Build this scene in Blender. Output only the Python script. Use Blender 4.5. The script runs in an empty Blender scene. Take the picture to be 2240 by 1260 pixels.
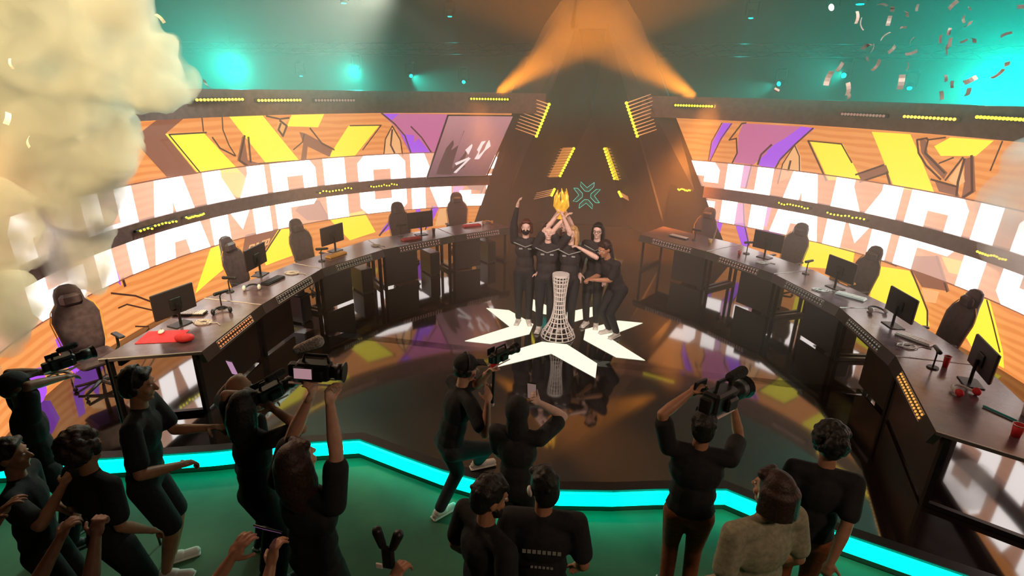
import bpy, math, random
import numpy as np
from mathutils import Vector, Matrix
from mathutils.geometry import tessellate_polygon

random.seed(7)
SC = bpy.context.scene
COL = SC.collection
R = math.radians

# ------------------------------------------------------------------ camera, world, exposure, big lamps
cam_data = bpy.data.cameras.new('camera')
cam = bpy.data.objects.new('camera', cam_data)
COL.objects.link(cam)
cam_data.sensor_width = 36.0
cam_data.lens = 1179.46 / 2240 * 36.0
cam_data.clip_start = 0.05
cam_data.clip_end = 200
CR = Vector((0.97992166, 0.19855706, 0.01812827)); CU = Vector((-0.08584885, 0.33811793, 0.93717994)); CF = Vector((-0.1799542, 0.91991921, -0.34837498))
m3 = Matrix((CR, CU, -CF)).transposed()
cam.matrix_world = Matrix.Translation((0.77345, -7.81856, 3.63724)) @ m3.to_4x4()
SC.camera = cam

SC.view_settings.view_transform = 'Standard'
SC.view_settings.look = 'None'
SC.view_settings.gamma = 1
SC.view_settings.exposure = 0.0
SC.view_settings.use_curve_mapping = False
SC.cycles.max_bounces = 6
SC.cycles.diffuse_bounces = 2
SC.cycles.glossy_bounces = 3
SC.cycles.transmission_bounces = 3
SC.cycles.volume_bounces = 1
SC.cycles.transparent_max_bounces = 6
SC.cycles.caustics_reflective = False
SC.cycles.caustics_refractive = False
SC.cycles.sample_clamp_indirect = 3.0
SC.cycles.volume_step_rate = 2.0
SC.cycles.volume_max_steps = 96

world = bpy.data.worlds.new('world')
SC.world = world
world.use_nodes = True
world.node_tree.nodes['Background'].inputs[0].default_value = (0.30, 0.20, 0.17, 1)
world.node_tree.nodes['Background'].inputs[1].default_value = 0.025

def lamp(kind, name, loc, target, energy, color, size=0.2, cone=40, blend=0.5):
    l = bpy.data.lights.new(name, kind)
    l.energy = energy; l.color = color
    if kind == 'SPOT':
        l.spot_size = R(cone); l.spot_blend = blend; l.shadow_soft_size = size
    elif kind == 'AREA':
        l.shape = 'DISK'; l.size = size
    else:
        l.shadow_soft_size = size
    o = bpy.data.objects.new(name, l); COL.objects.link(o)
    o.location = loc
    if target is not None:
        d = Vector(target) - Vector(loc)
        o.rotation_euler = d.to_track_quat('-Z', 'Y').to_euler()
    return o

# added warm-white fill spots out of view, brightening the players
lamp('SPOT', 'added_stage_fill', (3.5, -8.5, 7.5), (0.1, 0.1, 1.3), 3200, (1.0, 0.76, 0.64), 0.3, 17, 0.8)
lamp('SPOT', 'added_stage_fill', (-3.5, -8.5, 7.5), (-0.1, 0.1, 1.3), 2600, (1.0, 0.76, 0.64), 0.3, 17, 0.8)
# unseen fill spots added to light the press crowd
lamp('SPOT', 'added_crowd_fill', (-6.5, -1.0, 7.5), (-1.5, -4.8, 0.8), 1100, (1.0, 0.58, 0.36), 0.5, 70, 0.9)
lamp('SPOT', 'added_crowd_fill', (5.5, -9.5, 6.5), (1.8, -4.8, 0.8), 560, (1.0, 0.66, 0.45), 0.5, 60, 0.9)
# orange blades thrown from the header bars towards the top of the tower
lamp('SPOT', 'orange_beam_lamp', (-2.05, 4.4, 3.50), (0.05, 4.6, 4.95), 8000, (1.0, 0.34, 0.015), 0.10, 32, 0.5)
lamp('SPOT', 'orange_beam_lamp', (2.15, 4.4, 3.50), (-0.25, 4.6, 4.95), 8000, (1.0, 0.34, 0.015), 0.10, 32, 0.5)
# pale dusty beams crossing above
lamp('SPOT', 'white_beam_lamp', (5.44, 8.0, 5.61), (1.6, 6.0, 3.6), 1500, (1.0, 0.55, 0.35), 0.05, 14, 0.6)
lamp('SPOT', 'white_beam_lamp', (-7.0, 8.0, 6.6), (-3.0, 6.5, 4.0), 700, (1.0, 0.85, 0.75), 0.05, 10, 0.6)

lamp('SPOT', 'added_confetti_fill', (1.2, -9.8, 5.6), (3.0, -3.0, 4.0), 1100, (1.0, 0.9, 0.8), 0.2, 18, 0.8)  # spot added out of view to brighten the confetti
# added warm fill lifting the tower and the air in front of it
lamp('SPOT', 'added_tower_fill', (-3.0, -1.0, 7.8), (0, 5.5, 2.0), 1200, (1.0, 0.52, 0.34), 0.4, 60, 0.9)
lamp('SPOT', 'added_tower_fill', (3.0, -1.0, 7.8), (0, 5.5, 2.0), 1200, (1.0, 0.52, 0.34), 0.4, 60, 0.9)
lamp('SPOT', 'added_leg_fill', (2.5, 4.3, 3.45), (1.9, 5.0, 0.8), 3200, (1.0, 0.33, 0.04), 0.25, 55, 0.9)  # added orange fill on the tower legs, no visible fixture
lamp('SPOT', 'added_leg_fill', (-2.5, 4.3, 3.45), (-2.1, 5.0, 0.8), 1100, (1.0, 0.33, 0.04), 0.25, 55, 0.9)

# ------------------------------------------------------------------ materials
_m = {}
def mat(name, col, rough=0.6, metal=0.0, emis=None, es=0.0, ior=1.5, alpha=None):
    if name in _m: return _m[name]
    m = bpy.data.materials.new(name); m.use_nodes = True
    b = m.node_tree.nodes['Principled BSDF']
    b.inputs['Base Color'].default_value = (*col, 1)
    b.inputs['Roughness'].default_value = rough
    b.inputs['Metallic'].default_value = metal
    b.inputs['IOR'].default_value = ior
    if emis is not None:
        b.inputs['Emission Color'].default_value = (*emis, 1)
        b.inputs['Emission Strength'].default_value = es
    _m[name] = m
    return m

def noisy(m, scale, amount, bump=0.0, detail=4):
    """break up a flat base colour with a procedural noise, optional bump"""
    nt = m.node_tree; b = nt.nodes['Principled BSDF']
    tc = nt.nodes.new('ShaderNodeTexCoord'); n = nt.nodes.new('ShaderNodeTexNoise')
    n.inputs['Scale'].default_value = scale; n.inputs['Detail'].default_value = detail
    nt.links.new(tc.outputs['Object'], n.inputs['Vector'])
    r = nt.nodes.new('ShaderNodeValToRGB')
    c = b.inputs['Base Color'].default_value[:3]
    r.color_ramp.elements[0].position = 0.3; r.color_ramp.elements[1].position = 0.7
    r.color_ramp.elements[0].color = (*[max(0, v * (1 - amount)) for v in c], 1)
    r.color_ramp.elements[1].color = (*[min(1, v * (1 + amount)) for v in c], 1)
    nt.links.new(n.outputs['Fac'], r.inputs['Fac']); nt.links.new(r.outputs['Color'], b.inputs['Base Color'])
    if bump:
        bp = nt.nodes.new('ShaderNodeBump'); bp.inputs['Strength'].default_value = bump; bp.inputs['Distance'].default_value = 0.01
        nt.links.new(n.outputs['Fac'], bp.inputs['Height']); nt.links.new(bp.outputs['Normal'], b.inputs['Normal'])
    return m

def glow(name, col, es): return mat(name, (0.02, 0.02, 0.02), 0.5, 0, col, es)

M_FLOOR = noisy(mat('stage_gloss', (0.014, 0.009, 0.008), 0.06, 0.0, ior=2.6), 1.6, 0.35)
M_DESK = noisy(mat('desk_top_gloss', (0.13, 0.075, 0.088), 0.22, 0.0, ior=2.0), 6, 0.25)
M_BLACK = noisy(mat('black_plastic', (0.012, 0.011, 0.012), 0.45), 30, 0.3)
M_PANEL = noisy(mat('black_panel', (0.02, 0.014, 0.013), 0.3, ior=1.7), 4, 0.3)
M_FRAME = noisy(mat('dark_steel', (0.03, 0.026, 0.026), 0.4, 0.6), 12, 0.3)
M_TOWER = noisy(mat('tower_panel', (0.038, 0.03, 0.028), 0.6), 2.5, 0.35)
M_HALL = noisy(mat('hall_paint', (0.045, 0.04, 0.038), 0.9), 0.6, 0.4)
M_BEAM = noisy(mat('mauve_beam', (0.17, 0.095, 0.095), 0.45), 10, 0.25)
M_EDGE = mat('pale_edge_trim', (0.75, 0.62, 0.6), 0.35)
M_AUD = noisy(mat('audience_floor', (0.06, 0.17, 0.09), 0.6), 1.2, 0.4)
M_TEAL = glow('teal_light', (0.0, 1.0, 0.66), 3.8)
M_CREAM = glow('emblem_light', (1.0, 0.95, 0.72), 1.15)
M_BULB = glow('amber_bulb', (1.0, 0.62, 0.07), 2.6)
M_BULBY = glow('yellow_bulb', (1.0, 0.80, 0.03), 3.0)
M_BULBO_ = glow('orange_bulb', (1.0, 0.46, 0.10), 0.95)
M_BULBD = glow('dim_pink_bulb', (0.75, 0.38, 0.30), 0.55)
M_BULBR = glow('red_amber_bulb', (0.9, 0.30, 0.10), 0.8)
M_BULBG = glow('dim_grey_bulb', (0.45, 0.40, 0.30), 0.35)
M_WHITE = noisy(mat('white_plastic', (0.8, 0.76, 0.74), 0.35), 20, 0.05)
M_RED = noisy(mat('red_cloth', (0.75, 0.03, 0.04), 0.6), 20, 0.15)
M_CHAIR = noisy(mat('chair_leather', (0.065, 0.042, 0.058), 0.40), 14, 0.3, 0.2)
M_SCREEN = mat('monitor_back', (0.03, 0.022, 0.025), 0.35)
M_TEALP = mat('teal_plastic', (0.02, 0.35, 0.33), 0.4)
M_AMBERP = noisy(mat('wood_amber', (0.75, 0.38, 0.08), 0.45), 8, 0.2)

LEDC = {'wood': ((0.96, 0.33, 0.075), 1.0), 'wood2': ((1.0, 0.42, 0.12), 1.0), 'yellow': ((1.0, 0.84, 0.045), 1.2),
        'yellow_soft': ((1.0, 0.72, 0.12), 1.15), 'orchid': ((0.66, 0.16, 0.36), 1.0), 'purple': ((0.46, 0.09, 0.95), 1.0),
        'pinkpurple': ((0.85, 0.38, 0.95), 1.05), 'brown': ((0.30, 0.10, 0.055), 1.0), 'cream': ((1.0, 0.50, 0.20), 1.05),
        'ink': ((0.07, 0.018, 0.01), 1.0), 'white': ((1.0, 0.90, 0.86), 3.2), 'halo': ((1.0, 0.55, 0.42), 1.25)}
LM = {k: glow('led_' + k, *v) for k, v in LEDC.items()}
def wood_nodes():
    m = LM['wood']; nt = m.node_tree; b = nt.nodes['Principled BSDF']
    tc = nt.nodes.new('ShaderNodeTexCoord'); mp = nt.nodes.new('ShaderNodeMapping')
    mp.inputs['Scale'].default_value = (0.25, 0.25, 1.0)
    w = nt.nodes.new('ShaderNodeTexWave'); w.bands_direction = 'Z'
    w.inputs['Scale'].default_value = 2.6; w.inputs['Distortion'].default_value = 5.0; w.inputs['Detail'].default_value = 2
    w.inputs['Detail Scale'].default_value = 1.2
    r = nt.nodes.new('ShaderNodeValToRGB')
    r.color_ramp.elements[0].position = 0.2; r.color_ramp.elements[0].color = (0.88, 0.28, 0.065, 1)
    r.color_ramp.elements[1].position = 0.75; r.color_ramp.elements[1].color = (1.0, 0.37, 0.10, 1)
    nt.links.new(tc.outputs['Object'], mp.inputs['Vector']); nt.links.new(mp.outputs['Vector'], w.inputs['Vector'])
    nt.links.new(w.outputs['Fac'], r.inputs['Fac']); nt.links.new(r.outputs['Color'], b.inputs['Emission Color'])
wood_nodes()

# ------------------------------------------------------------------ mesh helpers
class MB:
    """collects geometry and links it as ONE mesh object"""
    def __init__(s): s.v = []; s.f = []
    def add(s, vs, fs):
        k = len(s.v); s.v += [tuple(v) for v in vs]; s.f += [tuple(i + k for i in f) for f in fs]; return s
    def box(s, c, size, rz=0.0, M=None, bev=0.0):
        hx, hy, hz = [q / 2 for q in size]
        if bev:
            b = min(bev, hx * .9, hy * .9, hz * .9); pts = []
            for sz, ins in ((-hz, b), (-hz + b, 0), (hz - b, 0), (hz, b)):
                for x, y in ((-hx + b, -hy), (hx - b, -hy), (hx, -hy + b), (hx, hy - b), (hx - b, hy), (-hx + b, hy), (-hx, hy - b), (-hx, -hy + b)):
                    pts.append(Vector((x * (1 - ins / hx), y * (1 - ins / hy), sz)))
            fs = [tuple(range(7, -1, -1)), tuple(range(24, 32))]
            for l in range(3):
                for i in range(8): fs.append((l * 8 + i, l * 8 + (i + 1) % 8, l * 8 + 8 + (i + 1) % 8, l * 8 + 8 + i))
        else:
            pts = [Vector((x, y, z)) for z in (-hz, hz) for x, y in ((-hx, -hy), (hx, -hy), (hx, hy), (-hx, hy))]
            fs = [(3, 2, 1, 0), (4, 5, 6, 7), (0, 1, 5, 4), (1, 2, 6, 5), (2, 3, 7, 6), (3, 0, 4, 7)]
        T = Matrix.Translation(c) @ Matrix.Rotation(rz, 4, 'Z')
        if M is not None: T = M @ T
        return s.add([T @ p for p in pts], fs)
    def prism(s, poly, z0, z1):
        n = len(poly); vs = [(x, y, z0) for x, y in poly] + [(x, y, z1) for x, y in poly]
        tri = tessellate_polygon([[Vector((x, y, 0)) for x, y in poly]])
        fs = [tuple(reversed(t)) for t in tri] + [tuple(i + n for i in t) for t in tri]
        fs += [(i, (i + 1) % n, (i + 1) % n + n, i + n) for i in range(n)]
        return s.add(vs, fs)
    def slab(s, quad, t):
        """thin solid from a planar polygon in space, thickness t against its normal"""
        q = [Vector(p) for p in quad]; nrm = (q[1] - q[0]).cross(q[2] - q[1]).normalized(); n = len(q)
        vs = q + [p - nrm * t for p in q]
        fs = [tuple(range(n)), tuple(range(2 * n - 1, n - 1, -1))] + [((i + 1) % n, i, i + n, (i + 1) % n + n) for i in range(n)]
        return s.add(vs, fs)
    def tube(s, pts, r, n=8, caps=True):
        pts = [Vector(p) for p in pts]; rr = r if isinstance(r, (list, tuple)) else [r] * len(pts)
        rings = []; up = None
        for i, p in enumerate(pts):
            d = (pts[min(i + 1, len(pts) - 1)] - pts[max(i - 1, 0)])
            d = d.normalized() if d.length > 1e-9 else Vector((0, 0, 1))
            if up is None: up = d.orthogonal().normalized()
            up = (up - d * up.dot(d)); up = up.normalized() if up.length > 1e-6 else d.orthogonal().normalized()
            q = d.cross(up)
            rings.append([p + (up * math.cos(2 * math.pi * k / n) + q * math.sin(2 * math.pi * k / n)) * rr[i] for k in range(n)])
        vs = [v for ring in rings for v in ring]; fs = []
        for i in range(len(pts) - 1):
            for k in range(n): fs.append((i * n + k, i * n + (k + 1) % n, (i + 1) * n + (k + 1) % n, (i + 1) * n + k))
        if caps: fs += [tuple(range(n - 1, -1, -1)), tuple(range((len(pts) - 1) * n, len(pts) * n))]
        return s.add(vs, fs)
    def ell(s, c, rad, M=None, nu=12, nv=8):
        T = Matrix.Translation(c)
        if M is not None: T = T @ M.to_4x4()
        vs = [T @ Vector((0, 0, -rad[2]))]
        for j in range(1, nv):
            ph = -math.pi / 2 + math.pi * j / nv
            for i in range(nu):
                th = 2 * math.pi * i / nu
                vs.append(T @ Vector((rad[0] * math.cos(ph) * math.cos(th), rad[1] * math.cos(ph) * math.sin(th), rad[2] * math.sin(ph))))
        vs.append(T @ Vector((0, 0, rad[2]))); fs = []
        for i in range(nu):
            fs.append((0, 1 + (i + 1) % nu, 1 + i)); b = 1 + (nv - 2) * nu
            fs.append((b + i, b + (i + 1) % nu, len(vs) - 1))
        for j in range(nv - 2):
            for i in range(nu):
                a = 1 + j * nu
                fs.append((a + i, a + (i + 1) % nu, a + nu + (i + 1) % nu, a + nu + i))
        return s.add(vs, fs)
    def cap(s, a, b, ra, rb, n=10):
        """tapered capsule with round ends"""
        a = Vector(a); b = Vector(b); d = b - a; L = d.length
        if L < 1e-5: return s.ell(a, (ra, ra, ra))
        d /= L; pts = []; rs = []
        for t in (-1, -0.7, -0.35, 0): pts.append(a + d * ra * t); rs.append(ra * math.sqrt(max(0.0004, 1 - t * t)))
        for t in (0, 0.35, 0.7, 1): pts.append(b + d * rb * t); rs.append(rb * math.sqrt(max(0.0004, 1 - t * t)))
        return s.tube(pts, rs, n)
    def build(s, name, m, parent=None, smooth=False, loc=None):
        me = bpy.data.meshes.new(name)
        me.from_pydata(s.v, [], s.f); me.materials.append(m); me.update()
        if smooth: me.polygons.foreach_set('use_smooth', [True] * len(me.polygons))
        o = bpy.data.objects.new(name, me); COL.objects.link(o)
        if parent is not None: o.parent = parent
        if loc is not None: o.location = loc
        return o

def tag(o, label=None, cat=None, group=None, kind=None):
    if label: o['label'] = label
    if cat: o['category'] = cat
    if group: o['group'] = group
    if kind: o['kind'] = kind
    return o
def root(name, loc, rz=0.0, label=None, cat=None, group=None):
    o = bpy.data.objects.new(name, None); COL.objects.link(o)
    o.location = loc; o.rotation_euler = (0, 0, rz); o.empty_display_size = 0.1
    return tag(o, label, cat, group)
def copy_tree(o, parent=None):
    c = o.copy(); COL.objects.link(c); c.parent = parent
    for ch in list(o.children): copy_tree(ch, c)
    return c

# ------------------------------------------------------------------ the setting
def structure(o): o['kind'] = 'structure'; return o
EDGE = [(-6.2, -4.75), (-5.04, -4.42), (-4.15, -4.15), (-3.2, -3.82), (-2.5, -3.52), (-1.79, -3.28), (-1.21, -3.44), (-0.75, -3.56), (-0.37, -3.62), (0.1, -3.63), (0.46, -3.59),
        (0.96, -3.49), (1.39, -3.37), (2.05, -3.22), (2.32, -3.34), (2.98, -3.59), (3.85, -3.87), (5.6, -4.45), (7.5, -5.0)]
back_arc = [(8.2 * math.sin(R(a)), -0.82 + 8.2 * math.cos(R(a))) for a in range(100, -101, -10)]
structure(MB().prism(EDGE + back_arc, -0.24, 0.0).build('floor_stage', M_FLOOR))
structure(MB().box((0, -2, -0.30), (30, 32, 0.1)).build('floor', M_AUD))
# lit fascia under the stage lip
fb = MB()
off = []
for i, p in enumerate(EDGE):
    a = Vector(EDGE[max(0, i - 1)]); b = Vector(EDGE[min(len(EDGE) - 1, i + 1)]); t = (b - a).normalized(); nn = Vector((t.y, -t.x))
    off.append((p[0] + nn.x * 0.03, p[1] + nn.y * 0.03))
for i in range(len(EDGE) - 1):
    a, b = EDGE[i], EDGE[i + 1]; c, d = off[i + 1], off[i]
    fb.prism([a, d, c, b], -0.165, -0.022)
tag(fb.build('stage_edge_light', M_TEAL), 'bright turquoise light band running along the front lip of the stage', 'light strip')
structure(MB().prism(EDGE + [(p[0], p[1] + 0.12) for p in reversed(EDGE)], -0.02, 0.006).build('trim_1', M_BLACK))

structure(MB().box((0, 13.0, 4.2), (30, 0.2, 9)).build('wall_back', M_HALL))
structure(MB().box((-15, -2, 4.2), (0.2, 32, 9)).build('wall_left', M_HALL))
structure(MB().box((15, -2, 4.2), (0.2, 32, 9)).build('wall_right', M_HALL))
structure(MB().box((0, -18, 4.2), (30, 0.2, 9)).build('wall_front', M_HALL))
structure(MB().box((0, -2, 8.8), (30, 32, 0.2)).build('ceiling', M_HALL))

# ------------------------------------------------------------------ floor emblem (four chevrons set into the stage)
EB, EC, ED, EN, EE = [v * 1.34 for v in (0.5018, 0.6959, 0.3171, 0.5802, 0.1423)]
EA = 1.34
chev = [(-EA, EB), (-EC, EB), (-ED, EE), (-ED, -EE), (-EC, -EB), (-EA, -EB), (-EN, 0)]
em = root('stage_emblem', (0, 0, 0), 0, 'large cream glowing emblem of four chevrons inlaid in the glossy stage floor', 'emblem')
for k in range(4):
    o = MB().prism(chev, 0.001, 0.007).build('chevron', M_CREAM, em); o.rotation_euler = (0, 0, R(90 * k))

# ------------------------------------------------------------------ curved video walls
RL, YC = 6.4036, -0.824
def cyl(a, z, r=RL): return (r * math.sin(R(a)), YC + r * math.cos(R(a)), z)
Z0, Z1, Z2, Z3 = 0.0, 1.402, 1.639, 3.068
def clip(poly, nx, nz, c):
    """keep nx*a+nz*z<=c"""
    out = []
    for i in range(len(poly)):
        p, q = poly[i], poly[(i + 1) % len(poly)]
        dp, dq = nx * p[0] + nz * p[1] - c, nx * q[0] + nz * q[1] - c
        if dp <= 0: out.append(p)
        if (dp < 0 < dq) or (dq < 0 < dp):
            t = dp / (dp - dq); out.append((p[0] + (q[0] - p[0]) * t, p[1] + (q[1] - p[1]) * t))
    return out
def end_clip(poly, side):
    # slanted inner end of each wall: -26.5 deg at the floor to -17 at the top, mirrored on the right (33 to 17)
    if side < 0: return clip(poly, 1, -9.6 / 3.07, -26.6)
    return clip(poly, -1, -15.0 / 3.07, -32.0)
def wrap(mb, polys, rad, side):
    for poly in polys:
        tri = tessellate_polygon([[Vector((a, z, 0)) for a, z in poly]])
        for t in tri:
            base = [poly[i] for i in t]
            for zlo, zhi in ((Z0, Z1), (Z2, Z3)):
                p = clip(clip(base, 0, -1, -zlo), 0, 1, zhi)
                if len(p) < 3: continue
                p = end_clip(p, side)
                if len(p) < 3: continue
                a0 = math.floor(min(q[0] for q in p) / 3) * 3; a1 = max(q[0] for q in p)
                while a0 < a1:
                    s = clip(clip(p, -1, 0, -a0), 1, 0, a0 + 3)
                    if len(s) >= 3: mb.add([cyl(a, z, rad) for a, z in s], [tuple(range(len(s)))])
                    a0 += 3
ART=[
 ('brown',[(-80.85, 3.082), (-84.59, 2.846), (-80.55, 2.164), (-85.73, 2.193), (-88.74, 2.644), (-89.48, 2.841), (-85.61, 3.059)]),
 ('yellow',[(-84.58, 2.848), (-78.27, 2.831), (-72.73, 2.07), (-80.32, 2.16)]),
 ('yellow',[(-73.36, 3.064), (-67.4, 3.067), (-61.63, 2.188), (-68.02, 2.199)]),
 ('yellow',[(-62.04, 3.055), (-55.78, 3.061), (-57.22, 2.805), (-63.15, 2.85)]),
 ('yellow',[(-51.21, 2.815), (-44.9, 2.815), (-50.66, 2.162), (-55.88, 2.185)]),
 ('orchid',[(-44.56, 3.057), (-30.57, 3.033), (-31.85, 2.525), (-33.69, 2.196), (-39.05, 2.204), (-41.64, 2.763)]),
 ('purple',[(-40.58, 2.622), (-37.45, 2.565), (-34.49, 2.167), (-38.86, 2.183)]),
 ('purple',[(-44.2, 3.047), (-40.84, 3.044), (-42.41, 2.91)]),
 ('brown',[(-60.97, 2.733), (-59.84, 2.698), (-54.78, 2.38), (-55.56, 2.198), (-59.68, 2.443), (-60.27, 2.175), (-61.31, 2.185), (-60.49, 2.509)]),
 ('brown',[(-71.29, 2.656), (-71.3, 2.286), (-68.35, 2.168), (-71.76, 2.166), (-73.22, 2.307), (-71.6, 2.726)]),
 ('wood2',[(-64.64, 3.02), (-62.98, 2.986), (-63.79, 2.791), (-64.51, 2.68), (-65.21, 2.798)]),
 ('cream',[(-42.57, 2.794), (-41.0, 2.477), (-40.83, 2.174), (-44.34, 2.191), (-43.98, 2.52)]),
 ('yellow_soft',[(-79.53, 2.149), (-72.73, 2.07), (-70.49, 1.677), (-73.29, 1.552)]),
 ('purple',[(-99.41, 1.354), (-98.26, 1.27), (-97.53, 1.118), (-97.12, 0.938), (-97.27, 0.789), (-98.66, 1.044), (-99.4, 1.23)]),
 ('purple',[(-105.46, 0.548), (-104.53, 0.278), (-103.18, 0.147), (-102.85, -0.066), (-107.75, -0.035), (-108.17, 0.156), (-107.86, 0.3), (-106.44, 0.328)]),
 ('purple',[(-109.55, 0.569), (-108.31, 0.589), (-108.09, 0.385), (-107.3, 0.304), (-108.03, -0.018), (-109.4, 0.212)]),
 ('cream',[(-104.96, 0.756), (-105.62, 0.502), (-106.95, 0.339), (-108.0, 0.468), (-106.77, 0.632)]),
 ('purple',[(-114.35, 0.444), (-112.52, 0.366), (-113.13, 0.064), (-114.73, -0.041), (-115.39, 0.165), (-115.83, 0.406)]),
 ('yellow',[(-80.82, 0.85), (-76.25, 0.894), (-77.72, 0.463), (-85.08, 0.161)]),
 ('brown',[(-73.99, 0.924), (-67.25, 0.903), (-71.03, 0.494), (-75.39, 0.512)]),
 ('yellow',[(-67.42, 0.891), (-64.58, 0.829), (-64.94, 0.281), (-70.96, 0.222), (-71.29, 0.422)]),
 ('yellow',[(-57.11, 0.917), (-49.66, 0.975), (-47.4, 0.444), (-53.1, 0.343)]),
 ('brown',[(-62.29, 1.33), (-58.9, 1.325), (-56.83, 0.878), (-61.49, 0.946), (-63.67, 1.195)]),
 ('purple',[(-43.21, 0.752), (-43.16, 0.532), (-46.78, 0.362), (-45.32, 0.56)]),
 ('purple',[(-38.28, 0.921), (-37.27, 0.912), (-37.32, 0.351), (-38.63, 0.479)]),
 ('purple',[(-34.74, 0.929), (-33.05, 0.918), (-35.24, 0.445), (-36.45, 0.38)]),
 ('cream',[(-33.07, 0.843), (-30.69, 0.865), (-31.46, 0.452), (-34.21, 0.436)]),
 ('pinkpurple',[(-29.91, 1.382), (-27.39, 1.373), (-28.6, 1.155), (-30.17, 0.9)]),
 ('brown',[(-27.05, 1.409), (-22.83, 1.429), (-23.51, 1.251), (-26.22, 1.295)]),
 ('orchid',[(29.99, 3.022), (40.37, 3.026), (36.56, 2.423), (35.32, 2.278), (33.8, 2.294), (33.04, 2.201), (29.35, 2.21), (29.82, 2.419), (29.44, 2.782)]),
 ('purple',[(40.37, 3.026), (42.75, 3.013), (39.87, 2.679), (38.1, 2.376), (36.72, 2.148), (34.25, 2.199), (33.8, 2.294), (35.01, 2.471), (36.19, 2.644), (37.97, 2.786)]),
 ('purple',[(26.23, 3.01), (28.05, 3.01), (26.51, 2.694), (25.33, 2.411), (24.99, 2.193), (24.64, 2.214), (24.64, 2.578)]),
 ('pinkpurple',[(30.33, 2.17), (33.05, 2.192), (32.72, 1.711), (31.0, 1.713)]),
 ('pinkpurple',[(35.38, 2.147), (37.01, 2.152), (37.09, 1.654), (36.01, 1.67)]),
 ('yellow',[(42.36, 2.779), (47.94, 2.774), (52.27, 2.18), (46.89, 2.091)]),
 ('yellow',[(52.07, 3.023), (57.95, 3.034), (60.2, 2.71), (63.75, 2.179), (57.69, 2.135)]),
 ('yellow',[(63.75, 3.037), (69.6, 3.048), (67.94, 2.811), (63.16, 2.749), (61.87, 2.883)]),
 ('brown',[(51.54, 2.27), (55.55, 2.5), (56.35, 2.374), (52.46, 2.154)]),
 ('brown',[(59.57, 2.959), (60.48, 2.968), (61.25, 2.762), (64.84, 2.512), (64.55, 2.407), (61.9, 2.605), (60.3, 2.763)]),
 ('brown',[(63.2, 2.383), (66.69, 2.309), (67.49, 2.189), (64.38, 2.213)]),
 ('brown',[(66.58, 2.746), (67.73, 2.808), (69.4, 2.314), (67.84, 2.147), (67.5, 2.422)]),
 ('cream',[(40.15, 2.681), (41.37, 2.477), (42.08, 2.173), (38.43, 1.925), (38.5, 2.316)]),
 ('cream',[(66.28, 2.693), (67.61, 2.424), (66.84, 2.336), (65.25, 2.407)]),
 ('pinkpurple',[(30.58, 1.354), (32.76, 1.373), (33.55, 0.96), (31.53, 0.92)]),
 ('pinkpurple',[(35.87, 1.376), (38.0, 1.382), (37.78, 0.962), (36.22, 0.963)]),
 ('purple',[(31.53, 0.92), (33.55, 0.96), (35.2, 0.507), (33.94, 0.384)]),
 ('purple',[(36.33, 0.894), (40.77, 0.927), (41.12, 0.727), (36.94, 0.712)]),
 ('purple',[(26.65, 0.921), (29.23, 0.949), (28.8, 0.549), (26.72, 0.621)]),
 ('yellow',[(45.57, 0.862), (54.14, 0.915), (54.44, 0.529), (45.7, 0.32)]),
 ('yellow',[(57.73, 0.748), (63.53, 0.854), (66.36, 0.578), (69.06, 0.103), (66.84, -0.025), (58.77, 0.05)]),
 ('brown',[(62.64, 1.081), (67.24, 1.236), (70.32, 0.761), (66.12, 0.664), (64.11, 0.86)]),
 ('yellow',[(72.51, 0.824), (76.19, 0.868), (80.33, 0.268), (81.23, 0.063), (76.37, 0.071), (73.64, 0.289)]),
 ('yellow_soft',[(67.62, 1.249), (71.38, 1.277), (71.49, 1.062), (69.35, 1.04)]),
 ('cream',[(66.16, 0.65), (68.92, 0.702), (68.94, 0.499), (67.29, 0.457)]),
]
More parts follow.
